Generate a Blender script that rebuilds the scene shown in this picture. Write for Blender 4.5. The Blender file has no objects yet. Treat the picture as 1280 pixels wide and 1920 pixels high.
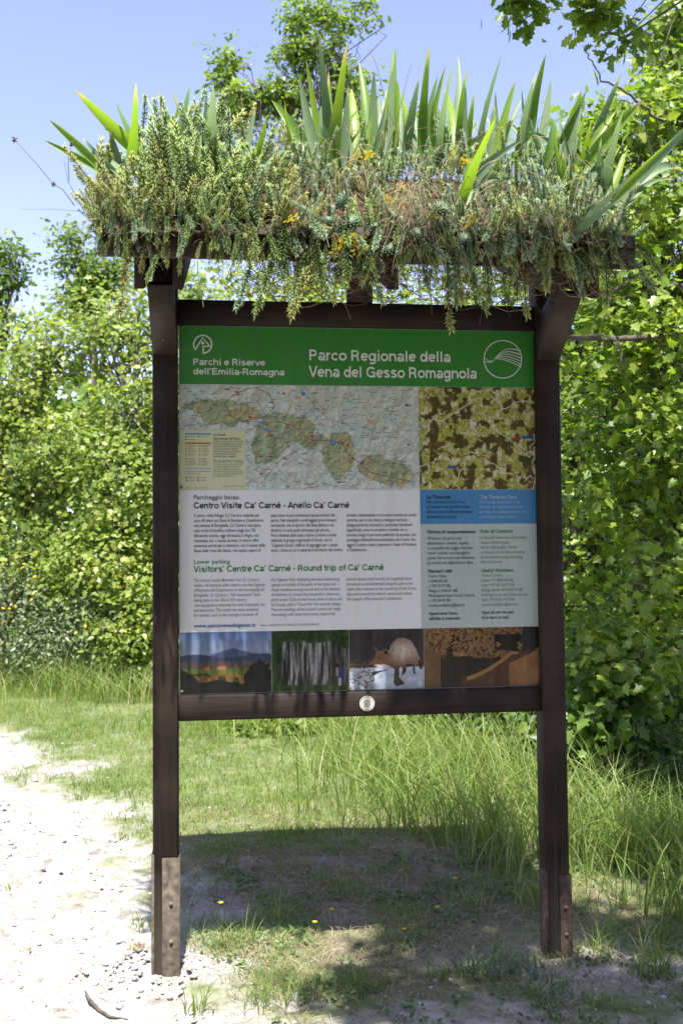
import bpy, math, random
import numpy as np
from mathutils import Matrix, Vector

# ------------------------------------------------------------------ camera, sky, sun, exposure
SC = bpy.context.scene
COL = SC.collection
EYE = 1.585
PITCH = math.radians(2.0)
F = 1867.0                      # focal length in photo pixels (35 mm lens, 1280 x 1920 frame)
cd = bpy.data.cameras.new('camera')
cam = bpy.data.objects.new('camera', cd)
COL.objects.link(cam)
cam.location = (0, 0, EYE)
cam.rotation_euler = (math.pi / 2 + PITCH, 0, 0)
cd.sensor_fit = 'VERTICAL'
cd.sensor_height = 36.0
cd.sensor_width = 24.0
cd.lens = 35.0
cd.clip_end = 3000
cd.dof.use_dof = True
cd.dof.focus_distance = 3.8
cd.dof.aperture_fstop = 5.6
SC.camera = cam

SUN_EL, SUN_AZ = math.radians(67.0), math.radians(179.0)   # azimuth clockwise from +Y
world = bpy.data.worlds.new('World')
SC.world = world
world.use_nodes = True
wn, wl = world.node_tree.nodes, world.node_tree.links
bg = wn['Background']
sky = wn.new('ShaderNodeTexSky')
sky.sky_type = 'NISHITA'
sky.sun_disc = False
sky.sun_elevation = SUN_EL
sky.sun_rotation = SUN_AZ
sky.altitude = 300
sky.air_density = 1.0
sky.dust_density = 0.6
sky.ozone_density = 2.2
tint = wn.new('ShaderNodeMix'); tint.data_type = 'RGBA'; tint.blend_type = 'MULTIPLY'; tint.inputs[0].default_value = 1
tint.inputs[7].default_value = (1.34, 1.04, 1.10, 1)
wl.new(sky.outputs[0], tint.inputs[6])
# thin fair-weather cloud low over the horizon, all round
wtc = wn.new('ShaderNodeTexCoord'); wmp = wn.new('ShaderNodeMapping'); wmp.inputs['Scale'].default_value = (3, 3, 8)
wno = wn.new('ShaderNodeTexNoise'); wno.inputs['Scale'].default_value = 1.6; wno.inputs['Detail'].default_value = 7; wno.inputs['Roughness'].default_value = .6
wra = wn.new('ShaderNodeValToRGB'); wra.color_ramp.elements[0].position = .52; wra.color_ramp.elements[1].position = .78
wsx = wn.new('ShaderNodeSeparateXYZ'); wmr = wn.new('ShaderNodeMapRange')
for k_, v_ in ((1, .30), (2, .05), (3, .0), (4, .45)): wmr.inputs[k_].default_value = v_
wmu = wn.new('ShaderNodeMath'); wmu.operation = 'MULTIPLY'
wmx = wn.new('ShaderNodeMix'); wmx.data_type = 'RGBA'; wmx.inputs[7].default_value = (4.6, 4.8, 5.2, 1)
wl.new(wtc.outputs['Generated'], wmp.inputs['Vector']); wl.new(wmp.outputs[0], wno.inputs['Vector']); wl.new(wno.outputs['Fac'], wra.inputs[0])
wl.new(wtc.outputs['Generated'], wsx.inputs[0]); wl.new(wsx.outputs['Z'], wmr.inputs[0])
wl.new(wra.outputs[0], wmu.inputs[0]); wl.new(wmr.outputs[0], wmu.inputs[1]); wl.new(wmu.outputs[0], wmx.inputs[0])
wl.new(tint.outputs[2], wmx.inputs[6]); wl.new(wmx.outputs[2], bg.inputs[0])
bg.inputs[1].default_value = 0.115
sd = bpy.data.lights.new('sun', 'SUN')
sd.energy = 4.6
sd.angle = math.radians(0.53)
sd.color = (1.0, 0.97, 0.92)
sun = bpy.data.objects.new('sun', sd)
COL.objects.link(sun)
to_sun = Vector((math.cos(SUN_EL) * math.sin(SUN_AZ), math.cos(SUN_EL) * math.cos(SUN_AZ), math.sin(SUN_EL)))
sun.rotation_euler = to_sun.to_track_quat('Z', 'Y').to_euler()
sun.location = (0, -5, 12)
SC.view_settings.view_transform = 'Standard'
SC.view_settings.look = 'None'
SC.view_settings.exposure = 1.5
SC.view_settings.gamma = 1.0
SC.view_settings.use_curve_mapping = False
SC.render.engine = 'CYCLES'
SC.cycles.max_bounces = 8
SC.cycles.transparent_max_bounces = 8

# ------------------------------------------------------------------ pixel helpers (photo pixel -> direction)
CP, SP = math.cos(PITCH), math.sin(PITCH)
def ray(px, py):
    a, b = (px - 640) / F, (960 - py) / F
    return np.array([a, CP - b * SP, SP + b * CP])
def P(px, py, Y):
    d = ray(px, py)
    return np.array([0, 0, EYE]) + d * (Y / d[1])
def G(px, py):
    d = ray(px, py)
    return np.array([0, 0, EYE]) + d * (-EYE / d[2])

# ------------------------------------------------------------------ generic helpers
def nrm(v):
    v = np.asarray(v, float)
    return v / (np.linalg.norm(v, axis=-1, keepdims=True) + 1e-12)
def link(o, parent=None):
    COL.objects.link(o)
    if parent is not None:
        o.parent = parent
    return o
def tag(o, label=None, cat=None, group=None, kind=None):
    if label: o['label'] = label
    if cat: o['category'] = cat
    if group: o['group'] = group
    if kind: o['kind'] = kind
    return o
def empty(name, loc=(0, 0, 0)):
    o = bpy.data.objects.new(name, None)
    o.empty_display_size = 0.1
    o.location = loc
    return link(o)
def mesh_np(name, V, Fs, mat=None, attrs=None, cols=None, smooth=False):
    """V (n,3); Fs list of (m,k) index arrays; attrs {name: (n,)}; cols {name: (n,3|4)}"""
    V = np.asarray(V, np.float32)
    if not isinstance(Fs, (list, tuple)): Fs = [Fs]
    Fs = [np.asarray(f, np.int32) for f in Fs if len(f)]
    me = bpy.data.meshes.new(name)
    me.vertices.add(len(V))
    me.vertices.foreach_set('co', V.ravel())
    nl = sum(f.size for f in Fs)
    me.loops.add(nl)
    me.loops.foreach_set('vertex_index', np.concatenate([f.ravel() for f in Fs]))
    tot = np.concatenate([np.full(len(f), f.shape[1], np.int32) for f in Fs])
    st = np.concatenate([[0], np.cumsum(tot)[:-1]]).astype(np.int32)
    me.polygons.add(len(tot))
    me.polygons.foreach_set('loop_start', st)
    me.polygons.foreach_set('loop_total', tot)
    if smooth:
        me.polygons.foreach_set('use_smooth', np.ones(len(tot), bool))
    for k, a in (attrs or {}).items():
        at = me.attributes.new(k, 'FLOAT', 'POINT')
        at.data.foreach_set('value', np.asarray(a, np.float32))
    for k, c in (cols or {}).items():
        c = np.asarray(c, np.float32)
        if c.shape[1] == 3: c = np.c_[c, np.ones(len(c), np.float32)]
        at = me.color_attributes.new(k, 'FLOAT_COLOR', 'POINT')
        at.data.foreach_set('color', c.ravel())
    me.update(calc_edges=True)
    if mat: me.materials.append(mat)
    return me
def obj(name, me, parent=None, loc=None):
    o = bpy.data.objects.new(name, me)
    if loc is not None: o.location = loc
    return link(o, parent)
class Geo:
    """collects vertices and faces of one mesh"""
    def __init__(s): s.V = []; s.F = {}; s.A = []; s.n = 0
    def add(s, V, Fc, a=0.0):
        V = np.asarray(V, float).reshape(-1, 3); Fc = np.asarray(Fc, np.int64)
        s.F.setdefault(Fc.shape[1], []).append(Fc + s.n)
        s.V.append(V); s.A.append(np.broadcast_to(np.asarray(a, float), (len(V),))); s.n += len(V)
    def mesh(s, name, mat, smooth=False):
        return mesh_np(name, np.concatenate(s.V), [np.concatenate(f) for f in s.F.values()], mat, {'v': np.concatenate(s.A)}, smooth=smooth)
    def tube(s, pts, rad, k=6, a=0.0, cap=True):
        pts = np.asarray(pts, float); n = len(pts)
        rad = np.broadcast_to(np.asarray(rad, float), (n,))
        t = nrm(np.gradient(pts, axis=0))
        ref = np.array([0.31, 0.2, 0.93]) if abs(t[:, 2]).mean() < .8 else np.array([1., .1, 0])
        u = nrm(np.cross(t, ref)); w = np.cross(t, u)
        th = np.arange(k) * 2 * math.pi / k
        V = pts[:, None] + rad[:, None, None] * (np.cos(th)[None, :, None] * u[:, None] + np.sin(th)[None, :, None] * w[:, None])
        i, j = np.meshgrid(np.arange(n - 1), np.arange(k), indexing='ij')
        i, j = i.ravel(), j.ravel(); j2 = (j + 1) % k
        s.add(V.reshape(-1, 3), np.c_[i * k + j, i * k + j2, (i + 1) * k + j2, (i + 1) * k + j], a)
        if cap:
            s.F.setdefault(k, []).append((np.arange(k) + s.n - k)[None])
            s.F[k].append((np.arange(k)[::-1] + s.n - n * k)[None])
def box_mesh(name, x0, x1, y0, y1, z0, z1, mat, bev=0.004):
    """chamfered box (12 edges cut), 24 vertices"""
    V = []; b = min(bev, .45 * min(abs(x1 - x0), abs(y1 - y0), abs(z1 - z0)))
    L = [(x0, x1), (y0, y1), (z0, z1)]
    idx = {}
    for c in range(8):
        s = [(c >> i) & 1 for i in range(3)]
        for ax in range(3):
            p = []
            for i in range(3):
                q = L[i][s[i]]
                if i != ax: q += b if s[i] == 0 else -b
                p.append(q)
            idx[(c, ax)] = len(V); V.append(p)
    Fq, Ft = [], []
    for ax in range(3):
        o = [i for i in range(3) if i != ax]
        for sgn in (0, 1):
            cs = [(sgn << ax) | (a << o[0]) | (bb << o[1]) for a, bb in ((0, 0), (1, 0), (1, 1), (0, 1))]
            Fq.append([idx[(c, ax)] for c in cs])
    for ax in range(3):
        o = [i for i in range(3) if i != ax]
        for a in (0, 1):
            for bb in (0, 1):
                c0 = (a << o[0]) | (bb << o[1]); c1 = c0 | (1 << ax)
                Fq.append([idx[(c0, o[0])], idx[(c1, o[0])], idx[(c1, o[1])], idx[(c0, o[1])]])
    for c in range(8): Ft.append([idx[(c, 0)], idx[(c, 1)], idx[(c, 2)]])
    V = np.array(V); cen = V.mean(0)
    def fix(Fl):
        out = []
        for f in Fl:
            p = V[f]; n = np.cross(p[1] - p[0], p[2] - p[0])
            out.append(f if np.dot(n, p.mean(0) - cen) > 0 else f[::-1])
        return np.array(out)
    return mesh_np(name, V, [fix(Fq), fix(Ft)], mat)
def grid_noise(h, w, cells, rng):
    gy, gx = max(2, int(cells * h / max(h, w)) + 2), max(2, int(cells * w / max(h, w)) + 2)
    g = rng.random((gy + 1, gx + 1))
    y = np.linspace(0, gy - 1.001, h); x = np.linspace(0, gx - 1.001, w)
    yi, xi = y.astype(int), x.astype(int); fy, fx = y - yi, x - xi
    fy = fy * fy * (3 - 2 * fy); fx = fx * fx * (3 - 2 * fx)
    a = g[yi][:, xi]; b = g[yi][:, xi + 1]; c = g[yi + 1][:, xi]; d = g[yi + 1][:, xi + 1]
    fx = fx[None]; fy = fy[:, None]
    return (a * (1 - fx) + b * fx) * (1 - fy) + (c * (1 - fx) + d * fx) * fy
def fbm(h, w, cells, octv, rng):
    s = 0; t = 0; a = 1.0
    for o in range(octv):
        s = s + a * grid_noise(h, w, cells * 2 ** o, rng); t += a; a *= .55
    return s / t
_ng = np.random.default_rng(77).random((8, 256, 256))
def noise2(x, y, s, layer=0):
    """smooth value noise at world points, cell size s"""
    x = np.asarray(x) / s + 1000; y = np.asarray(y) / s + 1000
    xi, yi = np.floor(x).astype(int), np.floor(y).astype(int); fx, fy = x - xi, y - yi
    fx = fx * fx * (3 - 2 * fx); fy = fy * fy * (3 - 2 * fy)
    g = _ng[layer]
    A = g[yi % 256, xi % 256]; B = g[yi % 256, (xi + 1) % 256]; C = g[(yi + 1) % 256, xi % 256]; D = g[(yi + 1) % 256, (xi + 1) % 256]
    return (A * (1 - fx) + B * fx) * (1 - fy) + (C * (1 - fx) + D * fx) * fy
def lin(c):
    c = np.asarray(c, float) / 255.0
    return .76 * np.where(c <= .04045, c / 12.92, ((c + .055) / 1.055) ** 2.4)     # all print colours darkened evenly, for the shade on the panel

# ------------------------------------------------------------------ materials
def mat_new(name):
    m = bpy.data.materials.new(name); m.use_nodes = True
    return m, m.node_tree.nodes, m.node_tree.links, m.node_tree.nodes['Principled BSDF']
def ramp(n, stops):
    r = n.new('ShaderNodeValToRGB'); e = r.color_ramp.elements
    while len(e) < len(stops): e.new(.5)
    for el, (p, c) in zip(e, stops): el.position = p; el.color = (*c, 1)
    return r
def mat_flat(name, col, rough=.6, spec=.4, noise=0.0, scale=30, bump=0.0, metal=0.0):
    m, n, l, b = mat_new(name)
    b.inputs['Base Color'].default_value = (*col, 1); b.inputs['Roughness'].default_value = rough
    b.inputs['Specular IOR Level'].default_value = spec; b.inputs['Metallic'].default_value = metal
    if noise or bump:
        tc = n.new('ShaderNodeTexCoord'); t = n.new('ShaderNodeTexNoise'); t.inputs['Scale'].default_value = scale
        t.inputs['Detail'].default_value = 6
        l.new(tc.outputs['Object'], t.inputs['Vector'])
        if noise:
            r = ramp(n, [(.3, tuple(c * (1 - noise) for c in col)), (.7, tuple(min(1, c * (1 + noise)) for c in col))])
            l.new(t.outputs['Fac'], r.inputs[0]); l.new(r.outputs[0], b.inputs['Base Color'])
        if bump:
            bp = n.new('ShaderNodeBump'); bp.inputs['Strength'].default_value = bump; bp.inputs['Distance'].default_value = .003
            l.new(t.outputs['Fac'], bp.inputs['Height']); l.new(bp.outputs[0], b.inputs['Normal'])
    return m
def mat_wood(name, dark, light, axis, wear, rough=.62, dust=False):
    """stained timber: grain stretched along axis, worn pale streaks, fine checks as bump"""
    m, n, l, b = mat_new(name)
    tc = n.new('ShaderNodeTexCoord'); mp = n.new('ShaderNodeMapping')
    sc = [60, 60, 60]; sc[axis] = 2.2
    mp.inputs['Scale'].default_value = sc
    l.new(tc.outputs['Object'], mp.inputs['Vector'])
    t = n.new('ShaderNodeTexNoise'); t.inputs['Scale'].default_value = 1.0; t.inputs['Detail'].default_value = 8; t.inputs['Roughness'].default_value = .65
    t.inputs['Distortion'].default_value = .6
    l.new(mp.outputs[0], t.inputs['Vector'])
    r = ramp(n, [(.28, dark), (.55, tuple(.5 * (a + c) for a, c in zip(dark, light))), (.8, light)])
    l.new(t.outputs['Fac'], r.inputs[0])
    t2 = n.new('ShaderNodeTexNoise'); t2.inputs['Scale'].default_value = 5; t2.inputs['Detail'].default_value = 5
    l.new(tc.outputs['Object'], t2.inputs['Vector'])
    r2 = ramp(n, [(.45, (0, 0, 0)), (.75, (1, 1, 1))]); l.new(t2.outputs['Fac'], r2.inputs[0])
    mx = n.new('ShaderNodeMix'); mx.data_type = 'RGBA'
    mf = n.new('ShaderNodeMath'); mf.operation = 'MULTIPLY'; mf.inputs[1].default_value = .55
    l.new(r2.outputs[0], mf.inputs[0]); l.new(mf.outputs[0], mx.inputs[0])
    l.new(r.outputs[0], mx.inputs[6]); mx.inputs[7].default_value = (*wear, 1)
    l.new(mx.outputs[2], b.inputs['Base Color'])
    if dust:      # chalk splashed up from the track
        sp_ = n.new('ShaderNodeSeparateXYZ'); l.new(tc.outputs['Object'], sp_.inputs[0])
        mr = n.new('ShaderNodeMapRange'); l.new(sp_.outputs['Z'], mr.inputs[0])
        for k_, v_ in ((1, -1.22), (2, -1.76), (3, -.25), (4, .95)): mr.inputs[k_].default_value = v_
        ad = n.new('ShaderNodeMath'); ad.operation = 'MULTIPLY_ADD'; l.new(t.outputs['Fac'], ad.inputs[0]); ad.inputs[1].default_value = .5; l.new(mr.outputs[0], ad.inputs[2]); ad.use_clamp = True
        sb = n.new('ShaderNodeMath'); sb.operation = 'SUBTRACT'; l.new(ad.outputs[0], sb.inputs[0]); sb.inputs[1].default_value = .22; sb.use_clamp = True
        m2 = n.new('ShaderNodeMix'); m2.data_type = 'RGBA'; l.new(sb.outputs[0], m2.inputs[0]); l.new(mx.outputs[2], m2.inputs[6]); m2.inputs[7].default_value = (.15, .125, .10, 1)
        l.new(m2.outputs[2], b.inputs['Base Color'])
    b.inputs['Roughness'].default_value = rough; b.inputs['Specular IOR Level'].default_value = .2
    bp = n.new('ShaderNodeBump'); bp.inputs['Strength'].default_value = .9; bp.inputs['Distance'].default_value = .004
    l.new(t.outputs['Fac'], bp.inputs['Height']); l.new(bp.outputs[0], b.inputs['Normal'])
    return m
def mat_leaf(name, stops, trans=.35, tcol=(1.25, 1.35, .55), rough=.42, spec=.45, attr='v'):
    m, n, l, b = mat_new(name)
    a = n.new('ShaderNodeAttribute'); a.attribute_name = attr
    r = ramp(n, stops); l.new(a.outputs['Fac'], r.inputs[0])
    l.new(r.outputs[0], b.inputs['Base Color'])
    b.inputs['Roughness'].default_value = rough; b.inputs['Specular IOR Level'].default_value = spec
    tr = n.new('ShaderNodeBsdfTranslucent')
    mu = n.new('ShaderNodeMix'); mu.data_type = 'RGBA'; mu.blend_type = 'MULTIPLY'; mu.inputs[0].default_value = 1
    l.new(r.outputs[0], mu.inputs[6]); mu.inputs[7].default_value = (*tcol, 1); l.new(mu.outputs[2], tr.inputs[0])
    ms = n.new('ShaderNodeMixShader'); ms.inputs[0].default_value = trans
    out = n['Material Output']
    l.new(b.outputs[0], ms.inputs[1]); l.new(tr.outputs[0], ms.inputs[2]); l.new(ms.outputs[0], out.inputs[0])
    return m
def mat_print(name, rough=.28):
    m, n, l, b = mat_new(name)
    a = n.new('ShaderNodeVertexColor'); a.layer_name = 'ink'
    tc = n.new('ShaderNodeTexCoord'); mp = n.new('ShaderNodeMapping'); mp.inputs['Scale'].default_value = (14, 14, 2.2); l.new(tc.outputs['Object'], mp.inputs['Vector'])
    t = n.new('ShaderNodeTexNoise'); t.inputs['Scale'].default_value = 1; t.inputs['Detail'].default_value = 7; l.new(mp.outputs[0], t.inputs['Vector'])
    r = ramp(n, [(.48, (1, 1, 1)), (.75, (.90, .89, .87))]); l.new(t.outputs['Fac'], r.inputs[0])
    mx = n.new('ShaderNodeMix'); mx.data_type = 'RGBA'; mx.blend_type = 'MULTIPLY'; mx.inputs[0].default_value = 1
    l.new(a.outputs[0], mx.inputs[6]); l.new(r.outputs[0], mx.inputs[7]); l.new(mx.outputs[2], b.inputs['Base Color'])
    rr = ramp(n, [(.35, (.16, .16, .16)), (.7, (.42, .42, .42))]); l.new(t.outputs['Fac'], rr.inputs[0]); l.new(rr.outputs[0], b.inputs['Roughness'])
    b.inputs['Specular IOR Level'].default_value = .5
    return m

M = {}
M['wood_v'] = mat_wood('dark_stained_post', (.0065, .0042, .0032), (.034, .022, .0165), 2, (.060, .042, .032), dust=True)
M['wood_h'] = mat_wood('dark_stained_rail', (.007, .0048, .0040), (.032, .021, .0165), 0, (.046, .032, .025))
M['wood_b'] = mat_wood('bounce_lit_brace', (.036, .027, .024), (.075, .059, .053), 2, (.085, .068, .062))  # paler than the posts: light bounced off the ground, put into the colour
M['fascia'] = mat_wood('weathered_roof_board', (.020, .013, .009), (.07, .043, .030), 0, (.09, .062, .048))
M['rust'] = mat_flat('rusty_steel', (.065, .044, .031), .8, .25, .5, 45, .5)
M['rust_pale'] = mat_flat('dusty_steel', (.085, .069, .053), .9, .15, .5, 40, .6)
M['zinc'] = mat_flat('galvanised_bolt', (.16, .14, .12), .7, .3, .3, 90, 0, .2)
M['screw'] = mat_flat('dull_screw', (.09, .08, .07), .5, .5, .2, 90, 0, .7)
M['panel'] = mat_flat('panel_sheet', (.55, .56, .58), .3)
M['print'] = mat_print('printed_sheet')
def ink(name, col): return mat_flat('ink_' + name, tuple(lin(col)), .3, .5)
M['ink_white'] = ink('white', (228, 232, 228)); M['ink_black'] = ink('black', (28, 28, 34)); M['ink_grey'] = ink('grey', (66, 66, 78))
M['ink_green'] = ink('green', (58, 128, 62)); M['ink_sage'] = ink('sage', (110, 140, 112)); M['ink_blue'] = ink('blue', (44, 92, 150))
M['ink_navy'] = ink('navy', (22, 44, 84)); M['ink_pale'] = ink('pale_blue', (170, 195, 215)); M['ink_mid'] = ink('mid_grey', (128, 128, 136))
M['ink_orange'] = ink('orange', (176, 108, 44))
M['sticker'] = mat_flat('sticker_paper', (.52, .50, .44), .5, .4, .15, 60)
M['soil'] = mat_flat('dark_roof_soil', (.055, .036, .024), .95, .1, .6, 28, 1.0)
M['bark'] = mat_flat('grey_bark', (.10, .085, .07), .9, .2, .5, 22, 1.0)
M['bark_pale'] = mat_flat('pale_bark', (.22, .20, .17), .9, .2, .4, 22, .8)
M['straw'] = mat_leaf('dry_straw', [(0, (.16, .11, .06)), (.5, (.33, .26, .15)), (1, (.50, .42, .28))], .2, (1, 1, .9), .7, .2)
M['root'] = mat_leaf('dry_root', [(0, (.05, .035, .02)), (.5, (.14, .10, .06)), (1, (.34, .27, .18))], .05, (1, 1, 1), .8, .2)
M['iris_g'] = mat_leaf('iris_leaf_green', [(0, (.07, .15, .03)), (.45, (.16, .28, .04)), (.9, (.30, .42, .06)), (1, (.5, .42, .18))], .5, (1.3, 1.4, .45), .4, .4)
M['iris_b'] = mat_leaf('iris_leaf_glaucous', [(0, (.09, .16, .07)), (.5, (.20, .29, .16)), (.92, (.30, .38, .22)), (1, (.55, .48, .30))], .4, (1.1, 1.25, .8), .5, .35)
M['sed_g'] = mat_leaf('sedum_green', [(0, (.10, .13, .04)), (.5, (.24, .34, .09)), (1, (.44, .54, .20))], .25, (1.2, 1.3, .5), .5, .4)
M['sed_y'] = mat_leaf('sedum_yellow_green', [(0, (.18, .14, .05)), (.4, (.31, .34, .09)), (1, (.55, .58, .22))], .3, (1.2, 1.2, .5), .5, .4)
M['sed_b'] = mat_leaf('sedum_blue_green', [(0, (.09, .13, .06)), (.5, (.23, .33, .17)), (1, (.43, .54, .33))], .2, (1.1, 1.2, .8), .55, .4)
M['rosette'] = mat_leaf('rosette_green', [(0, (.04, .07, .035)), (.6, (.10, .16, .08)), (1, (.20, .26, .15))], .1, (1, 1.1, .7), .5, .4)
M['yellow'] = mat_leaf('yellow_petal', [(0, (.75, .50, .02)), (1, (.85, .70, .05))], .35, (1, 1, .5), .6, .2)
M['seed'] = mat_flat('dry_seed_head', (.10, .08, .08), .9, .1, .3, 60)
M['lf_maple'] = mat_leaf('maple_leaf', [(0, (.05, .105, .018)), (.5, (.115, .20, .03)), (1, (.23, .31, .06))], .48)
M['lf_light'] = mat_leaf('hazel_leaf', [(0, (.10, .155, .03)), (.5, (.24, .31, .06)), (1, (.42, .46, .13))], .5)
M['lf_oak'] = mat_leaf('oak_leaf', [(0, (.075, .14, .018)), (.5, (.165, .25, .03)), (1, (.30, .37, .05))], .5)
M['lf_dark'] = mat_leaf('shade_leaf', [(0, (.028, .065, .012)), (.5, (.06, .13, .02)), (1, (.12, .20, .035))], .4)  # darker green: deep shade of the wood put into the leaf colour
M['lf_grey'] = mat_leaf('grey_shrub_leaf', [(0, (.08, .11, .05)), (.5, (.17, .22, .10)), (1, (.28, .34, .18))], .3)
M['grass'] = mat_leaf('grass_blade', [(0, (.07, .12, .02)), (.45, (.16, .24, .05)), (.75, (.27, .34, .10)), (1, (.44, .40, .22))], .45, (1.2, 1.25, .55), .5, .35)
M['weed'] = mat_leaf('weed_leaf', [(0, (.05, .09, .025)), (.6, (.12, .18, .06)), (1, (.22, .27, .12))], .3, (1.1, 1.2, .6), .55, .3)
M['stone'] = mat_flat('chalky_stone', (.38, .365, .335), .95, .15, .35, 14, .6)

# ------------------------------------------------------------------ ground
def path_edge_dist(x, y):
    """signed distance-like value, positive on the chalky path"""
    ys = np.array([2.0, 3.2, 3.6, 4.0, 4.4, 5.2, 5.7, 6.3, 7.2, 8.2, 9.0, 12.0])
    xs = np.array([-.25, -.30, -.45, -.66, -.80, -.98, -1.18, -1.62, -2.0, -2.45, -3.1, -7.0])
    return np.interp(y, ys, xs) - x
def height(x, y):
    x = np.asarray(x, float); y = np.asarray(y, float)
    h = .05 * (noise2(x, y, 1.3, 0) - .5) + .025 * (noise2(x, y, .45, 1) - .5)
    h = h + .014 * (noise2(x, y, .16, 2) - .5)
    for bx, by, r, a in ((POSTL[0], POSTL[1], .28, .05), (POSTR[0], POSTR[1], .34, .05)):
        h = h + a * np.exp(-((x - bx) ** 2 + (y - by) ** 2) / r ** 2)
    near = np.exp(-((x) ** 2 + (y - 4.2) ** 2) / 6.0)
    h = h * (1 - .25 * near)
    h = h - .10 * np.clip((x - 1.1) * .9, 0, 2.5) * np.clip((y - 3.2) * .5, 0, 1)
    h = h + .35 * np.clip((y - 13) / 8, 0, 1) * noise2(x, y, 6, 3) * 2
    return h
POSTL = P(311, 1700, 3.80)[:2]; POSTR = P(1045, 1700, 3.99)[:2]
def density_axis(lo, hi, d_lo, d_hi, fine, far):
    mid = np.arange(d_lo, d_hi, fine)
    a = d_lo - fine * np.cumsum(1.16 ** np.arange(1, 90)); a = a[a > lo][::-1]
    b = mid[-1] + fine * np.cumsum(1.16 ** np.arange(1, 90)); b = b[b < hi]
    return np.concatenate([[lo], a, mid, b, [hi]])
gx = density_axis(-600, 600, -3.2, 2.6, .022, 0); gy = density_axis(-300, 900, 2.6, 7.5, .022, 0)
GX, GY = np.meshgrid(gx, gy)
GZ = height(GX, GY)
def path_noise(x, y): return .7 * (noise2(x, y, .55, 4) - .5) + .5 * (noise2(x, y, .17, 5) - .5) + .35 * (noise2(x, y, .06, 6) - .5)
GD = path_edge_dist(GX, GY) + path_noise(GX, GY)
pathm = np.clip(GD / .42 + .5, 0, 1)
# bare worn dust in front of the board and round the right post
front = np.clip((3.62 - GY + .5 * (noise2(GX, GY, .4, 6) - .5) + .25 * (noise2(GX, GY, .1, 7) - .5)) / .14, 0, 1) * np.clip((GX + .5) / .3, 0, 1) * .92
rp = np.exp(-(((GX - POSTR[0] - .2) / .42) ** 2 + ((GY - POSTR[1] + .18) / .17) ** 2)) * 1.5
dust = np.clip(np.maximum(front, rp) + .7 * (noise2(GX, GY, .12, 4) - .6), 0, 1)
soilm = np.clip(1.5 - np.hypot((GX - .1) / .95, (GY - 4.7) / .75) + .9 * (noise2(GX, GY, .3, 1) - .5), 0, 1)
GZ = GZ + pathm * (.030 * (noise2(GX, GY, .09, 6) - .5) + .024 * (noise2(GX, GY, .035, 7) - .5)) - .02 * pathm
ny, nx = GX.shape
ii, jj = np.meshgrid(np.arange(ny - 1), np.arange(nx - 1), indexing='ij')
q = (ii * nx + jj).ravel()
m, n, l, b = mat_new('ground')
tc = n.new('ShaderNodeTexCoord')
def nz(scale, detail=6, rough=.6):
    t = n.new('ShaderNodeTexNoise'); t.inputs['Scale'].default_value = scale; t.inputs['Detail'].default_value = detail
    t.inputs['Roughness'].default_value = rough; l.new(tc.outputs['Object'], t.inputs['Vector']); return t
def atf(k):
    a = n.new('ShaderNodeAttribute'); a.attribute_name = k; return a
tA, tB, tC = nz(9, 8), nz(40, 6), nz(3, 5)
rp_ = ramp(n, [(.30, (.20, .186, .160)), (.46, (.335, .32, .29)), (.64, (.42, .405, .375))]); l.new(tA.outputs['Fac'], rp_.inputs[0])
rs_ = ramp(n, [(.25, (.09, .072, .050)), (.5, (.18, .148, .108)), (.75, (.29, .245, .19))]); l.new(tB.outputs['Fac'], rs_.inputs[0])
rg_ = ramp(n, [(.3, (.085, .115, .035)), (.55, (.15, .18, .07)), (.8, (.25, .25, .13))]); l.new(tC.outputs['Fac'], rg_.inputs[0])
rd_ = ramp(n, [(.3, (.24, .215, .18)), (.55, (.38, .355, .315)), (.8, (.47, .445, .41))]); l.new(tA.outputs['Fac'], rd_.inputs[0])
def mixc(fac, a, c):
    x = n.new('ShaderNodeMix'); x.data_type = 'RGBA'; l.new(fac, x.inputs[0]); l.new(a, x.inputs[6]); l.new(c, x.inputs[7]); return x.outputs[2]
c1 = mixc(atf('soil').outputs['Fac'], rg_.outputs[0], rs_.outputs[0])
c2 = mixc(atf('dust').outputs['Fac'], c1, rd_.outputs[0])
c3 = mixc(atf('path').outputs['Fac'], c2, rp_.outputs[0])
tD = nz(22, 10, .75); rD = ramp(n, [(.36, (.56, .53, .49)), (.48, (.90, .89, .87)), (.58, (1, 1, 1))]); l.new(tD.outputs['Fac'], rD.inputs[0])
mD = n.new('ShaderNodeMix'); mD.data_type = 'RGBA'; mD.blend_type = 'MULTIPLY'; mD.inputs[0].default_value = 1; l.new(c3, mD.inputs[6]); l.new(rD.outputs[0], mD.inputs[7])
l.new(mD.outputs[2], b.inputs['Base Color']); b.inputs['Roughness'].default_value = .95; b.inputs['Specular IOR Level'].default_value = .1
vo = n.new('ShaderNodeTexVoronoi'); vo.inputs['Scale'].default_value = 55; l.new(tc.outputs['Object'], vo.inputs['Vector'])
bp1 = n.new('ShaderNodeBump'); bp1.inputs['Strength'].default_value = .7; bp1.inputs['Distance'].default_value = .012; l.new(tB.outputs['Fac'], bp1.inputs['Height'])
bp2 = n.new('ShaderNodeBump'); bp2.inputs['Strength'].default_value = .35; bp2.inputs['Distance'].default_value = .006; l.new(vo.outputs['Distance'], bp2.inputs['Height'])
l.new(bp1.outputs[0], bp2.inputs['Normal']); l.new(bp2.outputs[0], b.inputs['Normal'])
M['ground'] = m
go = obj('ground', mesh_np('ground', np.c_[GX.ravel(), GY.ravel(), GZ.ravel()], np.c_[q, q + 1, q + nx + 1, q + nx], m,
         {'path': pathm.ravel(), 'dust': dust.ravel(), 'soil': soilm.ravel()}, smooth=True))
tag(go, 'ground of chalky white track, worn dust and grass', None, None, 'structure')

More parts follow.
